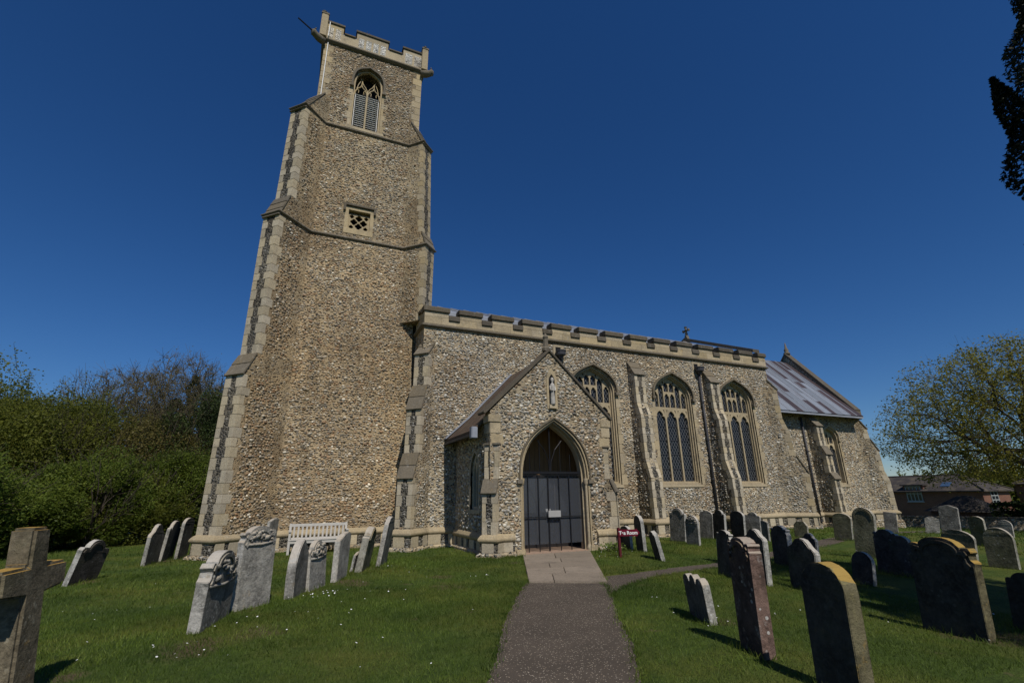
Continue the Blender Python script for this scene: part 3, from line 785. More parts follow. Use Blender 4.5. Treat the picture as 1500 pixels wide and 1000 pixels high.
a5 = around((26.55,CY),(0,-1),.5,.99); a6 = around((CX1,CY),(1,-1),.6,.84)
plinth([(23.6,CY),a5[0],a5[1],a5[2],a5[3],(CX1-.42,CY),a6[1],a6[2],(CX1,CY+.42),(CX1,CY+6)], .58, -1.3, seed=11)
downpipe(25.85,CY-.1,5.7,-.3,False,.05)

# ---- porch
PX0, PX1, PY = 5.42, 9.88, 14.0
SP = south(PY)
pa_ = (7.68,1.20,-.3,2.22,4.03)
m = MB()
m.plate([(PX0,-.4),(PX1,-.4),(PX1,4.25),(7.6,6.42),(PX0,4.25)], [arch(*pa_,12,.62)], SP, -.45, 0)
lan = lambda g: arch(-15.42,.40-g,1.27+g,2.45,3.08-g,8)
m.plate([(-PY-.452,-.4),(-NY,-.4),(-NY,3.95),(-PY-.452,3.95)], [lan(0)], west(PX0), -.4, 0)
m.box(PX1-.4,PX1,PY+.452,NY,-.4,3.95)
m.build('porch_wall', M['flint_porch'], church)
m = MB()
ring(m,pa_[0],pa_[1]-.002,pa_[2]+.002,pa_[3],pa_[4]-.002,SP,.055,-.44,-.05,12,.62)
ring(m,pa_[0],pa_[1]-.058,pa_[2]+.058,pa_[3],pa_[4]-.064,SP,.05,-.44,-.20,12,.62)
o_ = arch(pa_[0],pa_[1]+.055,pa_[2],pa_[3],pa_[4]+.06,12,.62)
m.plate(o_[:1]+[(pa_[0]-pa_[1],pa_[2]),*arc_pts(pa_[0],pa_[1],pa_[3],pa_[4],12,.62)[::-1],(pa_[0]+pa_[1],pa_[2])]+o_[1:],[],SP,-.05,.02)
for s in (-1,1):
    xx = pa_[0]+s*(pa_[1]-.10)
    m.lathe([(.085,0),(.085,.1),(.055,.18),(.045,.22),(.045,2.0),(.065,2.05),(.08,2.16),(.08,2.22)],(pa_[0]+s*(pa_[1]-.035),PY+.06,-.02),10)
    m.box(pa_[0]+s*(pa_[1]+.09)-.13,pa_[0]+s*(pa_[1]+.09)+.13,PY-.06,PY-.021,-.3,.16)
arch_o = m.build('porch_arch', M['stone'], church, bevel=.008)
m = MB(); hood(m,pa_[0],pa_[1]+.06,pa_[3]+.05,pa_[4]+.065,SP,.055,.07,12,.62,.10); m.build('hood_mould', M['stone_old'], arch_o, bevel=.01)
# gable coping, kneelers, apex stump
m = MB()
for s in (-1,1):
    cx = 7.6
    m.prism([(cx,6.43),(cx+s*2.36,4.145),(cx+s*2.42,4.17),(cx+s*2.42,4.22),(cx,6.53)],SP,-.50,.06)
gc = m.build('gable_coping', M['coping'], church, bevel=.01)
for x0,x1 in ((PX0-.06,PX0+.36),(PX1-.36,PX1+.06)):
    m = MB(); m.box(x0,x1,PY-.03,PY+.47,3.90,4.14); m.box(x0+(.05 if x0 < 7 else 0),x1-(.05 if x0 > 7 else 0),PY-.012,PY+.47,3.55,3.895)
    m.box(x0+(.08 if x0 < 7 else -.1),x1-(.08 if x0 > 7 else -.1),PY-.008,PY+.40,3.22,3.545)
    m.build('kneeler', M['stone'], gc, bevel=.015)
m = MB(); m.lathe([(.14,0),(.15,.1),(.10,.16),(.085,.45),(.11,.52),(.02,.66)],(7.6,PY+.2,6.5),8); m.build('finial', M['stone_old'], gc)
# roof
tile = NT('plain_tiles')
br = tile.n('TexBrick', {'Vector': tile.mp((1,1,1),rot=(0,0,0),co=tile.n('CombineXYZ',{0:tile.n('SeparateXYZ',{0:tile.co}).outputs[1],1:tile.math('MULTIPLY',tile.n('SeparateXYZ',{0:tile.co}).outputs[2],1.4),2:0.0}).outputs[0]),
   'Color1': (.13,.085,.06), 'Color2': (.085,.06,.045), 'Mortar': (.02,.016,.013), 'Scale': 1.0, 'Mortar Size': .012, 'Brick Width': .17, 'Row Height': .11})
tile.col(tile.mix(tile.rng(tile.noise(2.5,5),.45,.75,0,.6), br.outputs[0], (.14,.125,.08))); tile.bump(tile.math('ADD',br.outputs[1],tile.noise(12,3)), -.6, .02)
M['tiles'] = tile.m
M['timber'] = plain('roof_timber', (.42,.25,.11), .7, 0, .35, 4, .2)
m = MB()
for s in (-1,1):
    pr = [(7.6,6.33),(7.6+s*1.75,4.50),(7.6+s*2.62,3.68),(7.6+s*2.62,3.58),(7.6+s*1.75,4.38),(7.6,6.20)]
    m.prism(pr,SP,-3.49,-.505)
rf = m.build('porch_roof', M['tiles'], church)
m = MB()
for s in (-1,1): m.prism([(7.6,6.19),(7.6+s*2.0,4.17),(7.6+s*2.0,4.13),(7.6,6.13)],SP,-3.48,-.46)
yy = PY+.8
while yy < NY-.1:
    for s in (-1,1): m.bar((7.6+s*.05,yy,6.02),(7.6+s*1.8,yy,4.22),.09,.12)
    yy += .5
m.build('rafters', M['timber'], rf)
m = MB()
for s in (-1,1):
    for i in range(2): pass
    m.prism([(7.6+s*.0,6.40),(7.6+s*1.75,4.575),(7.6+s*2.66,3.74),(7.6+s*2.66,3.70),(7.6+s*1.75,4.52),(7.6,6.34)],SP,-3.495,-3.25)
m.build('lead_flashing', M['lead'], rf)
m = MB()
for s in (-1,1): m.box(7.6+s*2.62-.05,7.6+s*2.62+.05,PY+.46,NY-.02,3.50,3.58)
gu = m.build('gutter', M['pipe'], rf)
m = MB(); m.box(4.92,5.12,PY+.30,PY+.52,3.42,3.78); m.build('gutter_end', M['lead'], gu, bevel=.02)
# west lancet
w = MB(); WPF = west(PX0)
w.plate(lan(0.002),[light(-15.72,-15.44,1.36,2.35,2.72),light(-15.40,-15.12,1.36,2.35,2.72),[(-15.50,2.76),(-15.34,2.76),(-15.36,2.88),(-15.42,2.96),(-15.48,2.88)]],WPF,-.22,-.08)
w.plate(arch(-15.42,.52,1.15,2.45,3.2,8),[lan(0)],WPF,-.06,.004)
wo = w.build('window', M['stone_pale'], church)
g = MB(); g.plate(lan(.02),[],WPF,-.19,-.17); g.build('glass', M['glass'], wo)
# porch buttresses: a diagonal one at each outer corner
PB = [(.24,-.3),(.22,.58),(.21,1.78),(.06,2.16),(.05,3.19),(-.2,3.22)]
buttress((PX0+.1,PY+.1),(-1,-1),.44,PB,M['flint_porch'],.2,stone='stone_pale',qh=.42)
buttress((PX1-.1,PY+.1),(1,-1),.44,PB,M['flint_porch'],.2,stone='stone_pale',qh=.42)
b1 = around((PX0+.1,PY+.1),(-1,-1),.44,.22); b2 = around((PX1-.1,PY+.1),(1,-1),.44,.22)
plinth([(PX0,NY-.06),(PX0,PY+.42),b1[1],b1[2],(PX0+.38,PY),(6.2,PY)], .58, seed=21)
plinth([(9.1,PY),(PX1-.38,PY),b2[1],b2[2],(PX1,PY+.42),(PX1,NY-.06)], .58, seed=22)
# niche
m = MB(); m.plate(arch(7.66,.20,4.42,5.38,5.84,8),[arch(7.66,.115,4.58,5.35,5.62,8)],SP,-.1,.03)
m.box(7.52,7.80,PY-.09,PY-.031,4.44,4.56)
ni = m.build('niche', M['stone'], church, bevel=.006)
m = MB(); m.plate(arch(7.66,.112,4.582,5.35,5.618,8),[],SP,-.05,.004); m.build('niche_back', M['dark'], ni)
# floor, inner door
fl = NT('floor_tiles')
bk = fl.n('TexBrick',{'Vector':fl.co,'Color1':(.42,.27,.18),'Color2':(.36,.25,.18),'Mortar':(.16,.13,.10),'Scale':1.0,'Mortar Size':.012,'Brick Width':.3,'Row Height':.3})
fl.col(fl.mix(fl.noise(4,4),bk.outputs[0],(.33,.24,.18))); fl.rough(.6); M['floor'] = fl.m
m = MB(); m.box(PX0+.402,PX1-.402,PY+.02,NY-.002,-.3,.03); m.build('porch_floor', M['floor'], church)
dm = NT('door_boards'); bx = dm.n('SeparateXYZ',{0:dm.co}).outputs[0]
dm.col(dm.mix(dm.math('LESS_THAN',dm.math('FRACT',dm.math('MULTIPLY',bx,6.5)),.08), dm.mix(dm.noise(5,4,.6,dm.mp((4,1,.3))),(.06,.075,.10),(.10,.12,.15)), (.01,.01,.012)))
dm.rough(.55); M['door'] = dm.m
ISY = PY+1.35; SIN = south(ISY)
gd = NT('dark_glass'); gd.col(gd.mix(gd.noise(1.5,3),(.014,.016,.020),(.024,.027,.034))); gd.rough(.16); gd.b.inputs['Specular IOR Level'].default_value = 1.0; M['dark_glass'] = gd.m
m = MB(); m.plate([(PX0+.402,.035),(PX1-.402,.035),(PX1-.402,2.36),(PX0+.402,2.36)],[rect2 for rect2 in [[(6.3+.69*i,.14),(6.3+.69*i+.64,.14),(6.3+.69*i+.64,2.28),(6.3+.69*i,2.28)] for i in range(4)]],SIN,-.04,.03)
M['screen_frame'] = plain('screen_frame',(.045,.042,.042),.5,0,.2,6,.1)
dr = m.build('inner_screen', M['screen_frame'], church)
m = MB(); m.plate([(PX0+.45,.08),(PX1-.45,.08),(PX1-.45,2.33),(PX0+.45,2.33)],[],SIN,-.015,-.005); m.build('screen_glass', M['dark_glass'], dr)
tb = NT('tympanum_boards'); bx = tb.n('SeparateXYZ',{0:tb.co}).outputs[0]
tb.col(tb.mix(tb.math('LESS_THAN',tb.math('FRACT',tb.math('MULTIPLY',bx,5.5)),.07), tb.mix(tb.noise(4,4,.6,tb.mp((5,1,.3))),(.20,.115,.05),(.36,.22,.10)), (.03,.018,.01))); tb.rough(.6); M['boards'] = tb.m
m = MB(); m.plate([(PX0+.402,2.362),(PX1-.402,2.362),(PX1-.402,3.9),(7.6,5.9),(PX0+.402,3.9)],[],SIN,-.03,.0); m.build('tympanum_boards', M['boards'], dr)
# iron gate
gy = PY+.24; m = MB()
G0, G1 = 6.60, 8.76
for x in (G0,G1): m.box(x-.015,x+.015,gy-.015,gy+.015,.03,2.30)
m.tube([(7.53,gy+.03,.0),(7.53,gy+.03,2.36)],.026,6)
for x in (6.80,7.17,7.92,8.30): m.tube([(x,gy,.0),(x,gy,2.36)],.015,6)
for z in (1.02,2.28): m.box(G0,G1,gy-.010,gy+.010,z,z+.026)
m.box(G0-.05,G1+.05,gy-.03,gy+.03,2.34,2.42)
g_o = m.build('gate', M['iron'], church)
m = MB(); z1 = pa_[4]-.16
m.tube([(7.62,gy,2.4),(7.62,gy,z1-.02)],.022,6)
for s in (-1,1):
    m.tube([(7.62+s*.02,gy,2.42),(7.62+s*.05,gy,2.75),(7.62+s*.20,gy,3.12),(7.62+s*.46,gy,3.42)],.016,6)
    for dx,zt in ((.38,3.45),(.75,2.98)): m.tube([(7.62+s*dx,gy,2.42),(7.62+s*dx,gy,zt)],.011,6)
m.build('overthrow', M['iron'], g_o)
mm_ = NT('gate_wire_mesh'); mm_.col((.085,.092,.105)); mm_.rough(.5)
mm_.t.links.new(mm_.n('MixShader',{0:.5,1:mm_.b.outputs[0],2:mm_.n('BsdfTransparent').outputs[0]}).outputs[0],[n_ for n_ in mm_.t.nodes if n_.type == 'OUTPUT_MATERIAL'][0].inputs[0]); M['wire'] = mm_.m
m = MB(); m.add([(G0+.02,gy+.05,.24),(G1-.02,gy+.05,.24),(G1-.02,gy+.05,2.29),(G0+.02,gy+.05,2.29)],[(0,1,2,3)]); m.build('wire_mesh', M['wire'], g_o)
# the larger flints stand proud of the mortar: real stones, part of the walls
def flint_stone(name, stones, bands=None):
    t = NT(name); i = t.island()
    c = t.ramp(i, stones, True)
    c = hsv(t, c, v=t.rng(t.math('FRACT', t.math('MULTIPLY', i, 91.7)), 0, 1, .75, 1.3, False))
    c = t.mix(t.rng(t.noise(26, 4, .7), .45, .7, 0, .5), c, (.55,.52,.46))
    c = t.mix(t.rng(t.noise(31, 3, .7, t.mp(loc=(4,4,4))), .55, .7, 0, .45), c, (.10,.08,.06))
    c = weather(t, c, bands)
    t.col(c); t.rough(.55); t.b.inputs['Specular IOR Level'].default_value = .35; t.bump(t.noise(40,3),.5,.01)
    return t.m
M['stones_tower'] = flint_stone('flints_tower', [(0,(.10,.09,.08)),(.08,(.22,.19,.16)),(.20,(.36,.32,.27)),(.35,(.52,.49,.44)),(.41,(.35,.235,.12)),(.60,(.25,.135,.055)),(.74,(.40,.31,.20)),(.88,(.24,.21,.18)),(.972,(.72,.70,.67))], [(p_,tuple(min(1.15,v_) for v_ in c_)) for p_,c_ in TBANDS])
M['stones_nave'] = flint_stone('flints_nave', [(0,(.10,.095,.09)),(.10,(.22,.21,.20)),(.22,(.39,.36,.31)),(.38,(.48,.45,.395)),(.54,(.38,.28,.165)),(.68,(.28,.165,.075)),(.76,(.45,.365,.245)),(.86,(.25,.235,.21)),(.96,(.68,.67,.64))])
def poly_in(poly, x, y):
    r = np.zeros(x.shape, bool); n = len(poly); j = n-1
    for i in range(n):
        xi,yi = poly[i]; xj,yj = poly[j]
        if yi != yj: r ^= ((yi > y) != (yj > y)) & (x < (xj-xi)*(y-yi)/(yj-yi)+xi)
        j = i
    return r
rf_ = np.random.RandomState(77)
def proud_flints(items, mat, owner, course=.088, pitch=.124, fill=.82):
    allv = []; K = 7; ang = np.arange(K)*2*np.pi/K
    for (F, poly, holes, _) in items:
        o,u,v,n = F; P_ = np.array(poly); lo = P_.min(0)+.05; hi = P_.max(0)-.05
        if (hi-lo).min() <= 0.02: continue
        xs, ys = [], []; y = lo[1]+.03
        while y < hi[1]:
            x = np.arange(lo[0]+rf_.uniform(0,pitch), hi[0], pitch); x = x+rf_.normal(0,pitch*.2,len(x)); xs.append(x); ys.append(np.full(len(x),y)+rf_.normal(0,course*.22,len(x))); y += course*rf_.uniform(.85,1.15)
        x = np.concatenate(xs); y = np.concatenate(ys)
        k = poly_in(poly,x,y) & (rf_.uniform(size=len(x)) < fill) & (x > lo[0]) & (x < hi[0]) & (y > lo[1]) & (y < hi[1])
        for h in holes: k &= ~poly_in(h,x,y)
        x = x[k]; y = y[k]; m_ = len(x)
        if not m_: continue
        big = np.where(rf_.uniform(size=m_) < .12,1.35,1.0)
        a = pitch*.5*rf_.uniform(.55,1.02,m_)*big; b = course*.5*rf_.uniform(.6,1.0,m_)*big; d = rf_.uniform(.014,.034,m_)*big; rt = rf_.normal(0,.22,m_)
        jit = rf_.uniform(.82,1.16,(m_,K))
        rings = []
        for (sc,hh) in ((1.0,-.012),(.88,.55),(.5,.93)):
            px = np.cos(ang)[None]*a[:,None]*sc*jit; pz = np.sin(ang)[None]*b[:,None]*sc*jit
            qx = px*np.cos(rt)[:,None]-pz*np.sin(rt)[:,None]; qz = px*np.sin(rt)[:,None]+pz*np.cos(rt)[:,None]
            dep = np.full((m_,K),-.012) if hh < 0 else d[:,None]*hh*np.ones((1,K))
            W_ = (np.array(o)[None,None]+np.array(u)[None,None]*(x[:,None]+qx)[...,None]+np.array(v)[None,None]*(y[:,None]+qz)[...,None]+np.array(n)[None,None]*dep[...,None])
            rings.append(W_)
        tp = np.array(o)[None]+np.array(u)[None]*x[:,None]+np.array(v)[None]*y[:,None]+np.array(n)[None]*d[:,None]
        allv.append(np.concatenate(rings+[tp[:,None]],1))
    if not allv: return
    V_ = np.concatenate(allv); m_ = len(V_); nv = 3*K+1
    quads = []; 
    for r in range(2):
        for i in range(K): j = (i+1)%K; quads.append((r*K+i,r*K+j,(r+1)*K+j,(r+1)*K+i))
    tris = [(2*K+i,2*K+(i+1)%K,3*K) for i in range(K)]
    off = (np.arange(m_)*nv)[:,None,None]
    li = np.concatenate([(np.array(quads)[None]+off).reshape(m_,-1),(np.array(tris)[None]+off).reshape(m_,-1)],1)
    tot = np.tile(np.array([4]*len(quads)+[3]*len(tris),np.int32),m_)
    me = bpy.data.meshes.new('flints'); pv = V_.reshape(-1,3)-np.array(parent_loc(owner))[None]
    me.vertices.add(len(pv)); me.vertices.foreach_set('co',pv.astype(np.float32).ravel())
    me.loops.add(li.size); me.loops.foreach_set('vertex_index',li.astype(np.int32).ravel())
    me.polygons.add(len(tot)); me.polygons.foreach_set('loop_start',np.concatenate([[0],np.cumsum(tot)[:-1]]).astype(np.int32)); me.polygons.foreach_set('loop_total',tot)
    me.polygons.foreach_set('use_smooth',np.ones(len(tot),bool)); me.polygons.foreach_set('material_index',np.full(len(tot),1,np.int32)); me.update(calc_edges=True)
    bm = bmesh.new(); bm.from_mesh(owner.data); bm.from_mesh(me); owner.data.materials.append(mat); bm.to_mesh(owner.data); bm.free(); bpy.data.meshes.remove(me)
def rect(a,b,c,d): return [(a,c),(b,c),(b,d),(a,d)]
kids = {c.name: c for c in church.children}
big_arch = lambda cx,half,z0,sp,ap,m: [(cx-half-m,z0-.16),(cx+half+m,z0-.16)]+arc_pts(cx,half+m*.55,sp,ap+.2,8)
tw = [(south(TY),rect(TX0+.55,TX1-.02,.7,12.02),[],0),(S0,rect(TX0+.60,TX1-.62,12.3,17.52),[rect(.52,2.1,12.25,13.9)],0),
      (S1,rect(TX0+.56,TX1-.66,17.8,22.2),[rect(.44,1.84,17.6,20.4),big_arch(1.14,.66,17.86,20.35,21.38,.18)],0)]
proud_flints(tw, M['stones_tower'], kids['tower_wall'])
nv_ = [(SN,rect(NX0+.45,NX1-.05,.72,8.02),[big_arch(c,WH,WZ,WS,WA,.34) for c in WC]+[rect(13.6,14.2,0,7.6),rect(18.18,18.78,0,7.5),rect(17.6,18.15,7.3,8.0),rect(9.7,10.3,7.3,8.1),rect(5.6,9.8,0,4.0),[(5.6,4.0),(9.8,4.0),(7.6,6.2)]],0),
       (SCH,rect(NX1+.5,CX1-.3,.64,5.6),[big_arch(*cw,.26),rect(26.25,26.85,0,5.8)],0)]
proud_flints(nv_[:1], M['stones_nave'], kids['nave_wall']); proud_flints(nv_[1:], M['stones_nave'], kids['chancel_wall'])
for b_ in {i[3].name: i[3] for i in FLINTS}.values(): proud_flints([i for i in FLINTS if i[3] == b_], M['stones_tower' if b_.data.materials[0] == M['flint_tower'] else 'stones_nave'], b_)
pw = [(SP,[(PX0+.3,.1),(PX1-.3,.1),(PX1-.08,4.0),(7.6,6.25),(PX0+.08,4.0)],[big_arch(pa_[0],pa_[1],pa_[2],pa_[3],pa_[4],.16),rect(PX0-.1,PX0+.46,3.15,4.3),rect(PX1-.46,PX1+.1,3.15,4.3),rect(7.4,7.92,4.38,5.95),rect(PX0,6.25,0,.62),rect(9.05,PX1,0,.62)],0),
      (west(PX0),rect(-NY+.02,-PY-.5,.64,3.6),[big_arch(-15.42,.4,1.27,2.45,3.08,.14)],0)]
proud_flints(pw, M['stones_nave'], kids['porch_wall'], .102, .136, .85)

# statue in the niche
st = MB(); sx_, sy_, sz_ = 7.66, PY-.06, 4.565
st.lathe([(.075,0),(.085,.03),(.075,.25),(.062,.42),(.072,.55),(.085,.64),(.07,.70),(.03,.74),(.028,.77),(.05,.81),(.056,.86),(.045,.91),(.015,.935)],(sx_,sy_,sz_),14)
for s in (-1,1): st.tube([(sx_+s*.08,sy_,sz_+.64),(sx_+s*.10,sy_-.03,sz_+.5),(sx_+s*.02,sy_-.09,sz_+.47)],[.028,.026,.018],7)
M['stone_white'] = ashlar('weathered_white_stone', (.42,.40,.36), dirt=.8, orange=.05)
tag(st.build('statue', M['stone_white'], smooth=True), 'small pale weathered robed statue standing in the niche above the porch arch', 'statue')
# notice box on the gate
nb = empty('notice_box',(7.68,gy-.06,1.02),'grey metal box with a white notice fixed to the porch gate','box')
m = MB(); m.box(7.46,7.90,gy-.10,gy-.022,1.02,1.22); M['steel'] = plain('box_steel',(.40,.39,.37),.45,.2,.15,6,.1); m.build('box_body',M['steel'],nb,bevel=.008)
m = MB(); m.plate([(7.58,1.235),(7.76,1.235),(7.76,1.33),(7.58,1.33)],[],(V3(0,gy-.06,0),X_,V3(0,.3,.95),V3(0,-.95,.3)),-.3*0,.006); m.build('notice',M['white_paint'],nb)

# ------------------------------------------------------------------ ground, paths
def edge_noise(y, s): return .03*math.sin(y*2.3+s)+.014*math.sin(y*7.7+2*s)+.010*math.sin(y*19+3*s)+.006*math.sin(y*41+s)
PATH_L = [(-2.2,-3.0),(.45,2.0),(1.87,4.95),(2.62,6.4),(3.85,8.7),(4.66,9.85)]
PATH_R = [(-.6,-4.0),(1.75,1.4),(3.22,4.35),(4.12,5.75),(5.28,7.75),(5.5,8.1),(5.98,9.05)]
SIDE_T = [(5.3,9.6),(6.03,9.05),(6.5,9.9),(7.3,9.8),(8.7,10.1),(10.2,10.15),(12.7,10.9),(14.6,11.6),(17.4,12.6),(19.5,13.3),(24,14.4),(30,15.2)]
SIDE_B = [(5.4,8.1),(5.75,8.25),(6.1,8.5),(6.9,8.9),(8.0,9.25),(9.6,9.5),(12.9,10.2),(14.9,10.9),(17.6,11.8),(19.7,12.5),(24,13.5),(30,14.2)]
def dens(pl, n=30):
    out = []
    for (a,b),(c,d) in zip(pl,pl[1:]):
        for i in range(n): out.append((a+(c-a)*i/n, b+(d-b)*i/n))
    return out+[pl[-1]]
PL, PR = [(x+edge_noise(y,1),y) for x,y in dens(PATH_L)], [(x+edge_noise(y,2),y) for x,y in dens(PATH_R)]
ST, SB = [(x,y+edge_noise(x,3)) for x,y in dens(SIDE_T)], [(x,y+edge_noise(x,4)) for x,y in dens(SIDE_B)]
poly_main = PL+PR[::-1]; poly_side = ST+SB[::-1]
poly_flag = [(4.64,9.78),(6.05,9.02),(8.78,13.7),(8.8,14.02),(6.5,14.06)]
def inside(poly, x, y):
    x = np.asarray(x); y = np.asarray(y); r = np.zeros(x.shape, bool); n = len(poly); j = n-1
    for i in range(n):
        xi,yi = poly[i]; xj,yj = poly[j]
        if yi != yj: r ^= ((yi > y) != (yj > y)) & (x < (xj-xi)*(y-yi)/(yj-yi)+xi)
        j = i
    return r
def on_path(x, y): return inside(poly_main,x,y)|inside(poly_side,x,y)|inside(poly_flag,x,y)
def axis(lo, hi, step, far_lo, far_hi):
    a = list(np.arange(lo,hi+1e-6,step)); s = step; v = hi
    while v < far_hi: s *= 1.35; v += s; a.append(v)
    s = step; v = lo
    while v > far_lo: s *= 1.35; v -= s; a.insert(0,v)
    return np.array(a)
gxs = axis(-7,24,.14,-900,1500); gys = axis(1.5,20,.14,-300,1500)
GX, GY = np.meshgrid(gxs, gys); GZ = ground_h(GX,GY)
op = on_path(GX,GY); GZ = np.where(op, GZ-.055, GZ)
me = bpy.data.meshes.new('ground')
nx, ny = len(gxs), len(gys)
vs = np.stack([GX,GY,GZ],-1).reshape(-1,3)
ii = np.arange((ny-1)*(nx-1)); r_ = ii//(nx-1); c_ = ii%(nx-1); b_ = r_*nx+c_
fs = np.stack([b_,b_+1,b_+nx+1,b_+nx],-1)
me.vertices.add(len(vs)); me.vertices.foreach_set('co', vs.astype(np.float32).ravel())
me.loops.add(fs.size); me.loops.foreach_set('vertex_index', fs.astype(np.int32).ravel())
me.polygons.add(len(fs)); me.polygons.foreach_set('loop_start', np.arange(0,fs.size,4,dtype=np.int32)); me.polygons.foreach_set('loop_total', np.full(len(fs),4,np.int32))
me.polygons.foreach_set('use_smooth', np.ones(len(fs),bool)); me.update(calc_edges=True)
tg = NT('lawn')
n1 = tg.noise(.45,6,.62); n2 = tg.noise(3.2,6,.7); n3 = tg.noise(60,4,.7)
c = tg.mix(tg.rng(n2,.3,.7), (.040,.068,.010), (.075,.115,.018))
c = tg.mix(tg.rng(n1,.42,.66,0,.8), c, (.115,.125,.022))
c = tg.mix(tg.rng(tg.noise(1.1,5,.7,tg.mp(loc=(4,1,0))),.62,.72,0,.75), c, (.135,.105,.055))
so_a = tg.n('Attribute', attribute_name='soil').outputs['Fac']
c = tg.mix(tg.rng(tg.math('ADD',so_a,tg.math('MULTIPLY',tg.math('SUBTRACT',n2,.5),.9)),.35,.75,0,.85), c, (.12,.085,.05))
c = hsv(tg, c, v=tg.rng(n3,.25,.75,.5,1.5))
tg.col(c); tg.rough(.95); tg.bump(tg.math('ADD',n3,tg.noise(18,4)),.8,.05)
me.materials.append(tg.m)
go = bpy.data.objects.new('ground', me); COL.objects.link(go); tag(go,'green churchyard lawn around the church',kind='structure')
def sheet(name, poly, mat, dz, label, step=None):
    bm = bmesh.new()
    tess = geometry.tessellate_polygon([[V3(x,y,0) for x,y in poly]])
    vv = [bm.verts.new((x,y,0)) for x,y in poly]
    for t in tess:
        try: bm.faces.new([vv[i] for i in t])
        except ValueError: pass
    for _ in range(2): bmesh.ops.subdivide_edges(bm, edges=[e for e in bm.edges if e.calc_length() > .5], cuts=1, use_grid_fill=True)
    bmesh.ops.triangulate(bm, faces=bm.faces)
    P = [v.co for v in bm.verts]; hz = ground_h([p.x for p in P],[p.y for p in P])
    for v,h in zip(bm.verts,hz): v.co.z = float(h)+dz
    bmesh.ops.recalc_face_normals(bm, faces=bm.faces)
    if sum(f.normal.z for f in bm.faces) < 0: bmesh.ops.reverse_faces(bm, faces=bm.faces)
    me = bpy.data.meshes.new(name); bm.to_mesh(me); bm.free(); me.materials.append(mat)
    o = bpy.data.objects.new(name, me); COL.objects.link(o); return tag(o,label,kind='structure')
ta = NT('tar_and_chippings')
vo = ta.n('TexVoronoi',{'Vector':ta.co,'Scale':48.0}); vs_ = ta.n('SeparateColor',{0:vo.outputs['Color']})
chip = ta.math('MULTIPLY', ta.rng(vo.outputs['Distance'],.25,.40,1,0), ta.rng(vs_.outputs[0],.64,.68))
c = ta.mix(ta.rng(ta.noise(1.3,6,.65),.35,.7), (.084,.067,.049), (.120,.096,.071))
c = ta.mix(ta.rng(ta.noise(140,2),.3,.7,0,.7), c, (.045,.039,.036))
c = ta.mix(chip, c, ta.mix(vs_.outputs[1],(.24,.18,.12),(.50,.44,.35)))
ta.col(c); ta.rough(.9); ta.bump(ta.math('ADD',ta.noise(110,3),chip),.6,.012); M['tarmac'] = ta.m
sheet('path', poly_main, M['tarmac'], -.022, 'dark tarred path with pale chippings leading to the porch')
sheet('path', poly_side, M['tarmac'], -.028, 'narrow tarred side path curving off to the right past the graves')
tf = NT('flagstones')
i = tf.island(); c = tf.mix(i,(.20,.165,.125),(.26,.215,.165)); c = tf.mix(tf.rng(tf.noise(1.6,5,.65),.45,.75,0,.6),c,(.13,.11,.085)); tf.col(hsv(tf,c,v=tf.rng(tf.noise(35,4),.25,.75,.8,1.2)))
tf.bump(tf.noise(25,5),.3,.01); M['flags'] = tf.m
m = MB()
cl, crr = V3(4.64,9.78,0), V3(6.05,9.02,0); tl_, tr_ = V3(6.45,13.97,0), V3(8.80,13.97,0)
rows = [0,.21,.40,.58,.74,.88,1.0]
for k,(a,b) in enumerate(zip(rows,rows[1:])):
    sp = [.0,.33+.3*(k%2)*.6,1.0] if k < 4 else [0,.45,1]
    for s0,s1 in zip(sp,sp[1:]):
        g = .004
        q4 = []
        for s,t in ((s0+g,a+g*.6),(s1-g,a+g*.6),(s1-g,b-g*.6),(s0+g,b-g*.6)):
            L_ = cl.lerp(tl_,t); R__ = crr.lerp(tr_,t); q4.append(L_.lerp(R__,s))
        z = float(ground_h(q4[0].x,q4[0].y))*.0+.012
        m.add([(p.x,p.y,z-.15) for p in q4]+[(p.x,p.y,z+rnd.uniform(0,.003)) for p in q4],[(3,2,1,0),(4,5,6,7),(0,1,5,4),(1,2,6,5),(2,3,7,6),(3,0,4,7)])
tag(m.build('flagstones', M['flags'], bevel=.006),'worn grey flagstones in front of the porch gate',kind='structure')

# grass blades: nobody could count them
rs = np.random.RandomState(3)
def blades(n, xr, yr, h0, h1, w, keep=None):
    x = rs.uniform(*xr,n); y = rs.uniform(*yr,n)
    az = np.arctan2(x,y)-YA; k = (np.abs(az) < .87) & (np.hypot(x,y) > 4.0)
    k &= ~on_path(x,y)
    k &= ~((x > 5.3) & (x < 10) & (y > 13.9)); k &= ~((x > 3.7) & (y > 17.35)); k &= ~((x > -1.3) & (y > 18.9)); k &= ~((x < -1)&(x > -2.4)&(y > 17.6)&(y < 19.5))
    if keep is not None: k &= keep(x,y)
    return x[k],y[k],rs.uniform(h0,h1,k.sum()),w
parts_ = [blades(150000,(-4,9.5),(3,10),.028,.062,.0075), blades(130000,(-6.5,15),(7,15),.03,.07,.011), blades(60000,(-8,24),(12,24),.04,.09,.02), blades(26000,(18,45),(5,28),.05,.10,.04)]
X = np.concatenate([p[0] for p in parts_]); Y = np.concatenate([p[1] for p in parts_]); Hh = np.concatenate([p[2] for p in parts_]); Wd = np.concatenate([np.full(len(p[0]),p[3]) for p in parts_])
# longer unmown tufts along path edges and round the stones come with the stones below
TUFTS = []
def tuft(x, y, r, n, h): TUFTS.append((x,y,r,n,h))

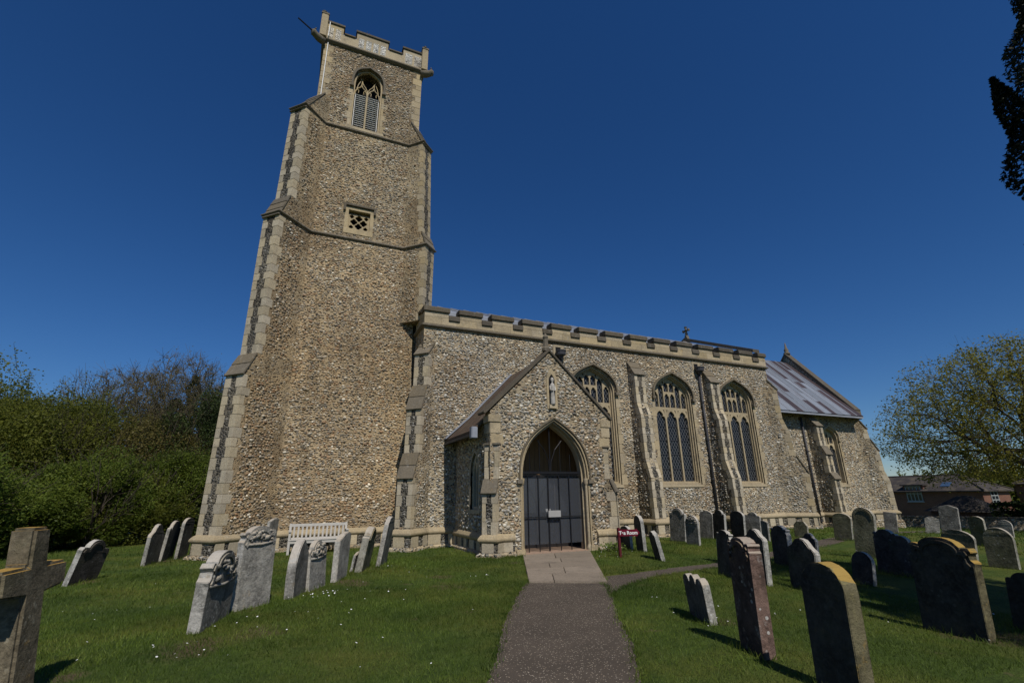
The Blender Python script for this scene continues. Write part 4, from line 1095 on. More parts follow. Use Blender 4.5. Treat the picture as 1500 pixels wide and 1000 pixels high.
# ------------------------------------------------------------------ gravestones
G_ = {'grey': gravestone('stone_grey',(.135,.13,.115),amt=.35,orange=.15), 'pale': gravestone('stone_pale_lichen',(.215,.205,.18),(.55,.54,.50),amt=.45,orange=.25,green=.1),
      'dark': gravestone('stone_dark',(.07,.066,.058),amt=.28,orange=.12), 'olive': gravestone('stone_olive',(.105,.10,.062),amt=.2,orange=.25,green=.6),
      'black': gravestone('stone_black',(.046,.041,.035),(.30,.30,.28),amt=.14,orange=.05), 'red': gravestone('stone_red',(.066,.044,.036),(.50,.46,.39),amt=.4,orange=.25,green=.1),
      'gold': gravestone('stone_orange_lichen',(.040,.036,.030),(.18,.18,.16),amt=.16,orange=.10), 'white': gravestone('stone_white',(.50,.49,.46),(.66,.65,.62),amt=.5,orange=.12,green=.08)}
EDGE = {k: gravestone('stone_edge_sunlit_'+k,b,(.30,.26,.11) if k == 'gold' else (.52,.51,.48),amt=.5,orange=o_,green=.05) for k,b,o_ in (('grey',(.27,.26,.235),.15),('pale',(.32,.305,.27),.25),('dark',(.26,.25,.22),.25),('olive',(.24,.23,.19),.2),('black',(.29,.285,.26),.12),('red',(.13,.085,.068),.2),('gold',(.10,.088,.05),.6))}  # lichened edge stone, base lightened to paint in the sunlight on edges and tops
def prof(kind, w, h):
    a = w/2
    def arc(cx,cz,rx,rz,a0,a1,n): return [(cx+rx*math.cos(R(a0+(a1-a0)*i/n)), cz+rz*math.sin(R(a0+(a1-a0)*i/n))) for i in range(n+1)]
    if kind == 'round': top = arc(0,h-a,a,a,0,180,18)
    elif kind == 'segment': top = arc(0,h-.28*w,a,.28*w,0,180,16)
    elif kind == 'gothic': top = arc_pts(0,a,h-.75*w,h,8,.6)
    elif kind == 'shoulder': top = [(a,h-.30*w),(a*.98,h-.24*w),(a*.86,h-.21*w),(a*.72,h-.23*w)]+arc(0,h-.26*w,a*.70,.26*w,0,180,12)+[(-a*.72,h-.23*w),(-a*.86,h-.21*w),(-a*.98,h-.24*w),(-a,h-.30*w)]
    elif kind == 'baroque': top = [(a,h-.42*w),(a*1.02,h-.36*w),(a*.92,h-.31*w),(a*.88,h-.24*w),(a*.98,h-.19*w),(a*.90,h-.13*w),(a*.70,h-.14*w)]+arc(0,h-.17*w,a*.66,.17*w,0,180,12)+[(-a*.70,h-.14*w),(-a*.90,h-.13*w),(-a*.98,h-.19*w),(-a*.88,h-.24*w),(-a*.92,h-.31*w),(-a*1.02,h-.36*w),(-a,h-.42*w)]
    elif kind == 'ogee': top = [(a,h-.36*w),(a*.93,h-.28*w),(a*.78,h-.24*w),(a*.62,h-.20*w),(a*.48,h-.11*w),(a*.28,h-.03*w),(0,h),(-a*.28,h-.03*w),(-a*.48,h-.11*w),(-a*.62,h-.20*w),(-a*.78,h-.24*w),(-a*.93,h-.28*w),(-a,h-.36*w)]
    elif kind == 'oct': top = [(a,h-.28*w),(a*.5,h),(-a*.5,h),(-a,h-.28*w)]
    elif kind == 'peak': top = [(a,h-.16*w),(0,h),(-a,h-.16*w)]
    elif kind == 'slant': top = [(a,h-.05*w),(a*.5,h),(-a*.2,h-.04*w),(-a*.7,h-.14*w),(-a,h-.18*w)]
    elif kind == 'triple': top = arc(a*.66,h-.34*w*.5,a*.33,.15*w,0,170,7)+arc(0,h-.16*w,a*.33,.16*w,5,175,9)+arc(-a*.66,h-.34*w*.5,a*.33,.15*w,10,180,7)
    elif kind == 'scroll': top = [(a,h-.34*w),(a*1.03,h-.27*w),(a*.9,h-.2*w),(a*.72,h-.2*w)]+arc(0,h-.23*w,a*.60,.23*w,8,172,12)+[(-a*.72,h-.2*w),(-a*.9,h-.2*w),(-a*1.03,h-.27*w),(-a,h-.34*w)]
    else: top = [(a,h-.02),(a*.97,h),(-a*.97,h),(-a,h-.02)]
    return [(-a*.97,-.35),(a*.97,-.35)]+top
GROUP = 'old headstones standing in the churchyard'
def headstone(S, w, yaw, h, lean, kind, mat, label, t=.10, extra=None, taper=0, tuftn=60):
    """S: south end of the foot, w: width northwards, yaw from north, lean: degrees across the view"""
    ya = R(yaw); d = V3(math.sin(ya),math.cos(ya),0); n = V3(d.y,-d.x,0)
    c = V3(S[0],S[1],0)+d*w/2; c.z = float(ground_h(c.x,c.y))
    vd = V3(c.x,c.y,0).normalized(); rt = V3(vd.y,-vd.x,0)
    la = math.tan(R(lean)); upv = (Z_+rt*la+n*rnd.uniform(-.03,.03)).normalized()
    uu = (d-upv*d.dot(upv)).normalized(); nn = uu.cross(upv)
    pr = prof(kind,w,h)
    if taper: pr = [(x*(1-taper*(1-max(0,z)/h)),z) for x,z in pr]
    Q = V3(0,0,0)
    mb = MB(); mb.prism(pr,(Q,uu,upv,nn),-t/2,t/2)
    top = [p for p in pr if p[1] > -.3]
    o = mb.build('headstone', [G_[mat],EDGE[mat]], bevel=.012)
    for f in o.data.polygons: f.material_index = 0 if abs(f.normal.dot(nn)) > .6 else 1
    bm = bmesh.new(); bm.from_mesh(o.data)
    for v in bm.verts: v.co += V3(rnd.uniform(-1,1),rnd.uniform(-1,1),rnd.uniform(-1,1))*.0035
    bm.to_mesh(o.data); bm.free()
    o.location = c
    tag(o,label,'headstone',GROUP)
    if extra:
        face = 1 if extra.startswith('e') else -1
        if 'm' in extra:                         # raised moulding following the top
            r1 = MB(); ins = [(x*.90,z-.035) for x,z in top[1:-1]]; ins2 = [(x*.80,z-.085) for x,z in top[1:-1]]
            pol = ins+ins2[::-1]; r1.plate(pol,[],(Q+nn*(face*t/2),uu,upv,nn*face),-.01,.018)
            off = MB(); off.v = [tuple(V3(*v)+c) for v in r1.v]; off.f = r1.f; off.mi = r1.mi
            off.build('moulding',G_[mat],o,bevel=.006)
        if 'c' in extra:                         # carved relief below the moulding
            r1 = MB()
            for k in range(16):
                px = rnd.uniform(-.34,.34)*w; pz = h-rnd.uniform(.12,.36)*w; r = rnd.uniform(.02,.055)
                ctr = uu*px+upv*pz+nn*(face*t/2)
                r1.tube([ctr-uu*r*rnd.uniform(.4,1.6)+upv*rnd.uniform(-r,r), ctr+nn*face*.018, ctr+uu*r*rnd.uniform(.4,1.6)+upv*rnd.uniform(-r,r)],[r*.4,r*.8,r*.35],6)
            r1.tube([uu*(-.45*w)+upv*(h-.42*w)+nn*(face*t/2), upv*(h-.45*w)+nn*(face*(t/2+.01)), uu*(.45*w)+upv*(h-.42*w)+nn*(face*t/2)],.022,6)
            off = MB(); off.v = [tuple(V3(*v)+c) for v in r1.v]; off.f = r1.f; off.mi = r1.mi
            off.build('carving',G_[mat],o,smooth=True)
    SOIL.append((c.x,c.y,w))
    for k in range(3): tuft(c.x+d.x*w*(k-1)*.4+n.x*rnd.uniform(-.12,.12), c.y+d.y*w*(k-1)*.4+n.y*rnd.uniform(-.12,.12), .15, tuftn//2+10, .125)
    return o
SOIL = []
HS = [
 ((-4.08,13.6),.80,20,.84,11,'scroll','black','leaning dark headstone with pale left edge, alone on the lawn beside the stone cross','em',.11),
 ((-3.53,16.99),.95,8,1.05,4,'ogee','dark','dark headstone with a bright edge, leftmost of the trio left of the tower foot',None,.10),
 ((-3.33,17.9),.9,8,1.10,4,'shoulder','dark','dark headstone in the middle of the trio left of the tower foot',None,.09),
 ((-3.02,18.35),.7,12,1.16,3,'segment','dark','dark headstone nearest the tower corner buttress, rightmost of the trio',None,.09),
 ((-.98,8.03),.98,14,.93,3,'baroque','grey','short thick headstone with carved scrolls and moulded arched top','emc',.16),
 ((-.64,9.15),.62,46,1.2,-2,'baroque','pale','tall pale lichened headstone with moulded head, behind the carved scroll stone','emc',.13),
 ((-.60,17.2),.5,28,1.12,2,'slant','grey','grey headstone close to the tower wall left of the bench',None,.09),
 ((.12,9.81),.78,18,.93,-2,'gothic','grey','grey pointed headstone with sloping shoulder, left of a pair before the bench','e',.15),
 ((.42,10.45),.72,27,.86,-4,'scroll','pale','pale headstone with small carved scroll top, right of a pair before the bench','emc',.10),
 ((.95,11.32),.80,21,.93,2,'slant','pale','broken topped headstone blotched with orange lichen, in front of the bench',None,.12),
 ((1.42,12.6),.4,25,.42,10,'slant','dark','small dark leaning footstone beside the dark shouldered headstone',None,.06),
 ((1.55,12.37),1.0,18,.97,9,'shoulder','olive','dark brown shouldered headstone leaning right, right of the bench','em',.16),
 ((2.15,13.36),.9,20,1.19,9,'segment','grey','tall leaning headstone with dark weathered face near the nave corner buttress',None,.11),
 ((9.82,13.17),.60,8,.72,0,'segment','black','low dark headstone half hidden behind the Tea Room signpost',None,.10),
 ((9.72,12.4),.50,14,1.04,-1,'round','black','tall black round headed headstone just right of the signpost',None,.11),
 ((8.98,10.76),.42,18,.72,-11,'shoulder','black','small black headstone leaning left beside the side path',None,.11),
 ((13.19,14.45),.78,-2,1.16,4,'shoulder','grey','large grey headstone with wide round head below the second nave window','wm',.11),
 ((12.73,13.32),.57,-2,.95,3,'round','grey','grey headstone with carved cherub head and bright right edge under the nave window','wmc',.09),
 ((14.99,14.93),.62,-5,1.02,4,'segment','grey','grey headstone standing behind others by the foot of the drainpipe',None,.09),
 ((14.94,14.28),.67,8,1.07,3,'shoulder','black','dark slate headstone in front of the foot of the nave drainpipe',None,.09),
 ((15.52,13.91),.72,8,1.02,3,'segment','black','dark broad headstone just right of the nave drainpipe',None,.09),
 ((16.2,13.8),.60,-8,.97,4,'scroll','grey','pale grey shouldered headstone below the third nave window',None,.08),
 ((16.0,13.28),.32,5,.69,3,'slant','grey','small grey headstone tucked beside the pale shouldered one below the third window',None,.07),
 ((8.48,8.05),.46,12,.91,3,'baroque','black','black scrolled headstone, left of the dark pair where the side path passes',None,.10),
 ((4.78,4.20),.42,16,1.17,1,'baroque','red','tall slim dark brownish red headstone, its edge spotted with white lichen','wm',.15),
 ((8.25,6.99),.58,12,.96,1,'ogee','black','dark headstone with pale lichened ogee edge just behind the red stone',None,.11),
 ((11.01,8.63),.54,12,.9,3,'baroque','black','very dark scrolled headstone in shade between path and black ornate stone',None,.13),
 ((18.07,13.28),.52,-6,.60,5,'oct','olive','small octagonal topped headstone by the chancel path',None,.09),
 ((18.57,11.95),.62,-5,.91,6,'segment','olive','olive green segment headed headstone beneath the chancel buttress',None,.10),
 ((13.9,8.38),.52,-6,1.24,5,'round','olive','tall olive round headed headstone with moulded rim in front of the chancel','wm',.12),
 ((23.6,13.23),.46,-15,.85,6,'square','grey','square grey headstone against the far chancel corner',None,.07),
 ((11.94,8.63),.48,12,.69,4,'ogee','black','low dark headstone peeping over the black ornate one',None,.09),
 ((8.47,6.17),.66,12,.87,4,'ogee','black','broad dark ogee headstone with grey edge in the shade of the yew',None,.12),
 ((4.60,3.10),.46,8,1.06,2,'round','gold','large black round headed headstone whose plain rim is coated in yellow lichen','',.16),
 ((10.0,6.21),.40,6,.57,6,'round','black','small black round headstone at the left of the shaded group',None,.09),
 ((11.54,6.56),.50,8,.86,3,'baroque','black','taller black scrolled headstone in the middle of the shaded group',None,.10),
 ((11.44,6.26),.48,8,.76,5,'shoulder','black','black shouldered headstone at the right of the shaded group',None,.10),
 ((7.64,3.55),.72,6,1.12,3,'baroque','gold','biggest dark headstone, its moulded top coated in orange lichen','wm',.14),
 ((21.79,10.2),.55,-8,1.18,5,'peak','grey','pale edged peaked headstone leaning by the boundary wall',None,.12),
 ((25.66,12.75),.48,-25,.68,8,'segment','pale','small pale lichened headstone close to the boundary wall',None,.08),
 ((15.32,6.98),.70,4,.70,6,'segment','olive','low olive headstone just behind the big orange lichened stone',None,.09),
 ((19.87,8.65),.42,10,.87,3,'segment','olive','dark green headstone with a bright curved edge before the boundary wall',None,.08),
 ((14.78,6.02),.52,-3,.85,4,'round','olive','brown round headed headstone dotted with white lichen spots, before the hedge',None,.10),
 ((25.46,10.25),.42,0,.64,5,'round','pale','small pale round headed headstone against the boundary wall near the hedge',None,.07),
 ((8.62,3.36),.40,8,.68,6,'shoulder','gold','dark shouldered headstone right of the big orange lichened one',None,.10),
 ((5.32,5.49),.80,24,.58,-4,'triple','dark','low headstone with three rounded lobes and lichened tops beside the path',None,.10),
]
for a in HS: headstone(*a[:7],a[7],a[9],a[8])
sv = np.zeros(len(vs)); rq = np.random.RandomState(4)
for x,y,w in SOIL:
    ex,ey = x+rq.normal(0,.15),y+rq.normal(-.12,.12); sv = np.maximum(sv, rq.uniform(.3,.85)*np.exp(-(((vs[:,0]-ex)/(w*.55))**2+((vs[:,1]-ey)/(w*.5))**2)))
for x,y,r in ((-.9,7.4,.6),(-1.9,6.9,.3),(3.2,11.2,.4),(3.0,9.9,.5),(-.2,7.8,.5),(8.0,3.6,.7),(1.4,10.9,.4),(5.6,12.6,.4)): sv = np.maximum(sv, .75*np.exp(-((vs[:,0]-x)**2+(vs[:,1]-y)**2)/r**2))
at = go.data.attributes.new('soil','FLOAT','POINT'); at.data.foreach_set('value', sv.astype(np.float32))
# stone cross at the left edge
CR = (-2.03,6.15)
cx_ = empty('grave_cross',(CR[0],CR[1],float(ground_h(*CR))),'large weathered stone cross with orange lichen on the lawn','gravestone')
def cross_body():
    m = MB(); ya = R(6); d = V3(math.sin(ya),math.cos(ya),0); n = V3(d.y,-d.x,0); up = (Z_-n*.12+d*.01).normalized()
    o = V3(CR[0],CR[1],float(ground_h(*CR)))
    out = [(-.20,-.4),(.20,-.4),(.155,.90),(.49,.93),(.49,1.15),(.14,1.15),(.125,1.48),(-.125,1.48),(-.14,1.15),(-.49,1.15),(-.49,.93),(-.155,.90)]
    m.prism(out,(o,d,up,n),-.095,.095)
    return m,o,d,n,up
m,o_c,d_c,n_c,u_c = cross_body()
G_['cross'] = gravestone('stone_cross',(.125,.105,.07),(.33,.30,.22),amt=.35,orange=.85,green=.25)
m.build('cross_shaft',G_['cross'],cx_,bevel=.025)
m = MB()
m.prism([(-.30,-.35),(.30,-.35),(.28,.04),(.24,.08),(-.24,.08),(-.28,.04)],(o_c,d_c,Z_,n_c),-.18,.18)
m.build('cross_plinth',G_['cross'],cx_,bevel=.02)

# ------------------------------------------------------------------ bench, signpost
M['teak'] = plain('weathered_teak',(.47,.45,.41),.8,0,.22,9,.3)
bx0,bx1,by = .02,1.84,18.05
bench = empty('garden_bench',((bx0+bx1)/2,by,.05),'silvery slatted wooden garden bench standing against the tower wall','bench')
def bb(name, fn):
    m = MB(); fn(m); m.build(name, M['teak'], bench, bevel=.004)
g0 = .03
for x in (bx0,bx1-.07):
    bb('leg',lambda m: m.box(x,x+.07,by-.25,by-.18,g0-.1,.66)); bb('leg',lambda m: m.bar((x+.035,by+.27,g0-.1),(x+.035,by+.36,.90),.07))
    bb('armrest',lambda m: m.box(x-.01,x+.08,by-.28,by+.29,.665,.70))
bb('back_rest',lambda m: (m.box(bx0+.07,bx1-.07,by+.31,by+.36,.80,.89), m.box(bx0+.07,bx1-.07,by+.285,by+.325,.40,.46),
   [m.box(bx0+.13+i*.1275,bx0+.185+i*.1275,by+.305,by+.33,.461,.799) for i in range(13)]))
bb('seat',lambda m: [m.box(bx0+.01,bx1-.01,by-.26+i*.098,by-.18+i*.098,.405,.435) for i in range(6)])
bb('seat_rail',lambda m: (m.box(bx0+.071,bx1-.071,by-.24,by-.21,.32,.403), m.box(bx0+.01,bx0+.05,by-.179,by+.25,.32,.403), m.box(bx1-.05,bx1-.01,by-.179,by+.25,.32,.403)))
M['sign_red'] = plain('sign_maroon',(.095,.018,.022),.5,0,.15,5,.05); M['sign_board'] = plain('sign_board',(.13,.008,.022),.45,0,.1,5,0)
sx0, sy0 = 8.42, 11.85
sg = empty('signpost',(sx0,sy0,0),'maroon wooden signpost with an arrow board reading Tea Room beside the porch','sign')
m = MB(); m.box(sx0-.035,sx0+.035,sy0-.035,sy0+.035,-.2,.80); m.build('post',M['sign_red'],sg,bevel=.006)
ang = R(-14); su = V3(math.cos(ang),math.sin(ang),0); sn = V3(su.y,-su.x,0)
so_ = V3(sx0,sy0,0)+sn*.045
m = MB(); m.plate([(-.02,.58),(.50,.58),(.50,.55),(.60,.665),(.50,.78),(.50,.75),(-.02,.75)],[],(so_,su,Z_,sn),-.008,.008); bd = m.build('arrow_board',M['sign_board'],sg)
cu_ = bpy.data.curves.new('text','FONT'); cu_.body = 'Tea Room'; cu_.size = .128; cu_.align_x = 'CENTER'; cu_.extrude = .002; cu_.offset = .0035
to = bpy.data.objects.new('text',cu_); COL.objects.link(to); bpy.context.view_layer.update()
tme = bpy.data.meshes.new_from_object(to.evaluated_get(bpy.context.evaluated_depsgraph_get())); bpy.data.objects.remove(to)
base_ = so_+sn*.0105+su*.265+Z_*.622-V3(sx0,sy0,0)
for v in tme.vertices: p = v.co.copy(); v.co = base_+su*p.x+Z_*p.y+sn*p.z
tme.materials.append(M['white_paint']); lt = bpy.data.objects.new('lettering',tme); COL.objects.link(lt); lt.parent = sg
for k in range(6): tuft(sx0+rnd.uniform(-.1,.1),sy0+rnd.uniform(-.1,.1),.1,16,.1)
for k in range(10): tuft(9.0+rnd.uniform(0,1.4),13.3+rnd.uniform(-.4,.4),.25,40,.16)
for k in range(40): tuft(rnd.uniform(3.9,5.3),17.2,.2,14,.10); 
for k in range(50): tuft(rnd.uniform(10,25),17.15+rnd.uniform(-.1,.1),.2,16,.12)
for k in range(24): tuft(rnd.uniform(5.0,6.4),13.7,.12,16,.10)
for k in range(26): tuft(rnd.uniform(-1,3.6),18.75,.18,14,.10)
for x,y in PL[40:]+PR[40:]: tuft(x,y,.05,7,.045)
for x,y in ST[40:230]+SB[40:230]: tuft(x,y,.06,5,.06)

for k in range(170):
    wx, wy = rnd.uniform(-5,12), rnd.uniform(5,16)
    if not bool(on_path(np.array([wx]),np.array([wy]))[0]) and not (wx > 5.2 and wy > 13.6): tuft(wx,wy,rnd.uniform(.05,.16),rnd.randint(14,40),rnd.uniform(.06,.10))
tx = np.concatenate([[np.array(t[0])+rs.normal(0,t[2],t[3])][0] for t in TUFTS]); ty = np.concatenate([t[1]+rs.normal(0,t[2],t[3]) for t in TUFTS]); th_ = np.concatenate([rs.uniform(.4,1.1,t[3])*t[4] for t in TUFTS])
X = np.concatenate([X,tx]); Y = np.concatenate([Y,ty]); Hh = np.concatenate([Hh,th_]); Wd = np.concatenate([Wd,np.full(len(tx),.012)])
a = rs.uniform(0,2*np.pi,len(X)); bend = rs.uniform(.2,1.0,len(X))*Hh; ba = rs.uniform(0,2*np.pi,len(X))
zb = ground_h(X,Y)-.01
A = np.stack([X-np.cos(a)*Wd/2,Y-np.sin(a)*Wd/2,zb],-1); B = np.stack([X+np.cos(a)*Wd/2,Y+np.sin(a)*Wd/2,zb],-1); T = np.stack([X+np.cos(ba)*bend,Y+np.sin(ba)*bend,zb+Hh],-1)
gm = leafmat('grass_blades',(.050,.096,.012),(.150,.210,.030),.3,(.17,.17,.034))
o = np_mesh('grass',np.stack([A,B,T],1).reshape(-1,3),3,gm); tag(o,'short green grass blades covering the churchyard lawn','grass',kind='stuff')
# daisies
dv = []
cl_ = [(.7,9.9,.25,22),(-.9,7.0,.45,10),(-.2,8.2,.4,7),(2.4,12.5,.5,6),(5.6,5.6,.5,9),(8.2,4.6,.6,8),(1.2,8.2,1.0,16),(-2,9.5,1.5,14),(3,11,1.2,12),(8.9,12.4,.5,14),(6,6.3,.9,8),(9,4.2,.5,6)]
for x,y,s,n in cl_:
    for k in range(n):
        px,py = x+rs.normal(0,s),y+rs.normal(0,s)
        if bool(on_path(np.array([px]),np.array([py]))[0]): continue
        z = float(ground_h(px,py))+rs.uniform(.04,.06); r = rs.uniform(.008,.014); tlt = rs.normal(0,.25,2)
        for q in range(6):
            a0,a1 = q*math.pi/3,(q+1)*math.pi/3
            dv += [(px,py,z+.004),(px+r*math.cos(a0),py+r*math.sin(a0),z+r*(tlt[0]*math.cos(a0)+tlt[1]*math.sin(a0))),(px+r*math.cos(a1),py+r*math.sin(a1),z+r*(tlt[0]*math.cos(a1)+tlt[1]*math.sin(a1)))]
tag(np_mesh('daisies',np.array(dv),3,M['white_paint']),'scattered small white daisies in the lawn','daisies',kind='stuff')
# pale primrose leaves by the porch
LM = {'prim': leafmat('primrose_leaf',(.10,.15,.03),(.17,.22,.06),.3)}

# ------------------------------------------------------------------ foliage
def leaf_quads(C, size, rsx, up=.25, asp=.55):
    n = len(C); a = rsx.normal(size=(n,3)); a[:,2] *= .6; a /= np.linalg.norm(a,axis=1,keepdims=True)
    nr = rsx.normal(size=(n,3)); nr[:,2] += up; b = np.cross(a,nr); b /= np.linalg.norm(b,axis=1,keepdims=True)+1e-9
    s = (size*rsx.uniform(.6,1.3,n))[:,None]; a = a*s; b = b*s*asp
    return np.stack([C-a*.5,C+b*.5-a*.05,C+a*.5,C-b*.5-a*.05],1).reshape(-1,3)
def tubes(segs, k=5):
    P = np.array([s[0] for s in segs]); Q = np.array([s[1] for s in segs]); r0_ = np.array([s[2] for s in segs]); r1_ = np.array([s[3] for s in segs])
    d = Q-P; d /= np.linalg.norm(d,axis=1,keepdims=True)+1e-9
    up = np.where(np.abs(d[:,2:3]) > .9,[[1.,0,0]],[[0,0,1.]]); a = np.cross(d,up); a /= np.linalg.norm(a,axis=1,keepdims=True); b = np.cross(d,a)
    out = []
    for i in range(k):
        t0,t1 = 2*np.pi*i/k,2*np.pi*(i+1)/k
        e0 = a*np.cos(t0)+b*np.sin(t0); e1 = a*np.cos(t1)+b*np.sin(t1)
        out.append(np.stack([P+e0*r0_[:,None],P+e1*r0_[:,None],Q+e1*r1_[:,None],Q+e0*r1_[:,None]],1))
    return np.concatenate(out).reshape(-1,3)
def grow(rr, p, d, L, r, lvl, segs, tips, spread=.55, trop=.12, shrink=.72, kids=(2,4), n=3, rmin=.006):
    p = np.array(p,float); d = np.array(d,float); d /= np.linalg.norm(d)
    for i in range(n):
        d = d+rr.normal(0,.13,3)+np.array([0,0,trop]); d /= np.linalg.norm(d)
        q = p+d*L/n; r2 = max(rmin,r*(1-.35/n))
        segs.append((p,q,r,r2)); p = q; r = r2
        if lvl > 0 and i < n-1 and rr.uniform() < .75:
            ax = rr.normal(size=3); e = d+ax/np.linalg.norm(ax)*spread*1.35; grow(rr,p,e,L*shrink*rr.uniform(.6,1),r*.5,lvl-1,segs,tips,spread,trop,shrink,kids,n,rmin)
        if lvl <= (0 if kids[0] == 3 else 1): tips.append(p.copy())
    if lvl == 0: tips.append(p); return
    for k in range(rr.randint(*kids)):
        ax = rr.normal(size=3); ax -= d*ax.dot(d); ax /= np.linalg.norm(ax)+1e-9
        grow(rr,p,d+ax*spread*rr.uniform(.5,1.25),L*shrink*rr.uniform(.75,1.1),r*.66,lvl-1,segs,tips,spread,trop,shrink,kids,n,rmin)
M['bark'] = plain('bark',(.055,.045,.035),.95,0,.4,3,.6); M['bark_pale'] = plain('bark_pale',(.115,.10,.062),.95,0,.35,3,.5)
LM['ivy'] = leafmat('dark_ivy_leaf',(.028,.046,.012),(.065,.090,.022),.2)
LM['haw'] = leafmat('hawthorn_leaf',(.10,.122,.020),(.20,.215,.038),.5)
LM['bush'] = leafmat('bramble_leaf',(.09,.135,.020),(.19,.235,.040),.5)
LM['bud'] = leafmat('opening_bud_leaf',(.15,.145,.024),(.26,.245,.040),.5)
LM['brown'] = leafmat('brown_twig_leaf',(.11,.095,.03),(.18,.155,.045),.4)
LM['yew'] = leafmat('yew_needles',(.008,.014,.007),(.018,.028,.010),.1)
def tree(name, label, loc, seed, leaf, nleaf=14, lsize=.22, jit=.5, trunk=(.28,2.2), kids=(2,4), lvl=4, spread=.55, trop=.10, L=2.6, bark='bark', lean=(0,0), shrink=.74, group=None, limbs=5, ivy=None, cat='tree'):
    rr = np.random.RandomState(seed); loc = (loc[0],loc[1],float(ground_h(loc[0],loc[1]))-.1)
    t = empty(name,loc,label,cat,group); segs, tips = [], []
    r,h = trunk; p = np.zeros(3); d = np.array([lean[0],lean[1],1.]); d /= np.linalg.norm(d)
    for i in range(4):
        q = p+d*h/4+rr.normal(0,.04,3); segs.append((p,q,r*(1-.08*i)*(1.35 if i == 0 else 1),r*(1-.08*(i+1)))); p = q
    for k in range(limbs):
        a = 2*np.pi*(k+rr.uniform(0,.5))/limbs; e = np.array([math.cos(a)*spread*1.6,math.sin(a)*spread*1.6,rr.uniform(.55,1.1)])+d*.3
        grow(rr,segs[rr.randint(2,4)][1],e,L*rr.uniform(.8,1.15),r*.55,lvl,segs,tips,spread,trop,shrink,kids)
    np_mesh('trunk',tubes(segs),4,M[bark],t)
    if nleaf:
        T_ = np.array(tips); idx = rr.randint(0,len(T_),int(len(T_)*nleaf)); C = T_[idx]+rr.normal(0,jit,(len(idx),3))
        np_mesh('crown',leaf_quads(C,lsize,rr),4,LM[leaf],t)
    if ivy:
        C = []
        for (a,b,z0,z1,rad,n) in ivy:
            zz = rr.uniform(z0,z1,n); th = rr.uniform(0,2*np.pi,n); w = rad*(.55+.45*np.sin((zz-z0)/(z1-z0)*9+a)**2)*(1-.5*((zz-z0)/(z1-z0)))
            C.append(np.stack([a+np.cos(th)*w*rr.uniform(.6,1.1,n),b+np.sin(th)*w*rr.uniform(.6,1.1,n),zz],-1))
        np_mesh('ivy',leaf_quads(np.concatenate(C),.16,rr),4,LM['ivy'],t)
    return t
def bush(name, label, loc, r, h, seed, leaf, n=9000, lsize=.16, lumps=26, group=None, cat='shrub', lowz=0.0):
    rr = np.random.RandomState(seed); loc = (loc[0],loc[1],float(ground_h(loc[0],loc[1]))-.05)
    t = empty(name,loc,label,cat,group)
    C = []; tot = 0; ctrs = []
    for k in range(lumps):
        u = rr.normal(size=3); u /= np.linalg.norm(u); u[2] = abs(u[2])*1.0
        c = np.array([u[0]*r*.72,u[1]*r*.72,h*.36+u[2]*h*.5*rr.uniform(.7,1.1)]) if k%4 else np.array([u[0]*r*.8,u[1]*r*.8,h*rr.uniform(.12,.4)])
        lr = np.array([r,r,h*.55])*rr.uniform(.24,.42); ctrs.append((c,lr))
    for c,lr in ctrs:
        m_ = int(n/lumps); v = rr.normal(size=(m_,3)); v /= np.linalg.norm(v,axis=1,keepdims=True); rad = 1-np.abs(rr.normal(0,.20,m_)); rad[rr.uniform(size=m_) < .08] += .25
        q = c+v*lr*rad[:,None]; C.append(q[q[:,2] > lowz])
    ns = int(lumps*9); P0 = np.concatenate(C); P0 = P0[P0[:,2] > h*.25]; b0 = P0[rr.randint(0,len(P0),ns)]; dr = b0-np.array([0,0,h*.35]); dr /= np.linalg.norm(dr,axis=1,keepdims=True); dr += rr.normal(0,.35,dr.shape)+np.array([0,0,.35]); ln = rr.uniform(.06,.17,ns)*h
    for q in range(14): C.append(b0+dr*(ln*(q+1)/14)[:,None]+rr.normal(0,.035,b0.shape))
    shoots = [(a_,a_+d_*l_,.012,.005) for a_,d_,l_ in zip(b0,dr,ln)]
    np_mesh('foliage',leaf_quads(np.concatenate(C),lsize,rr),4,LM[leaf],t)
    segs, tips = list(shoots), []
    for k in range(9):
        a = rr.uniform(0,2*np.pi); grow(rr,(math.cos(a)*.25*r,math.sin(a)*.25*r,0),(math.cos(a)*.6,math.sin(a)*.6,1.0),h*.42,.05,2,segs,tips,.5,.1,.7)
    np_mesh('stems',tubes(segs,4),4,M['bark'],t)
    return t
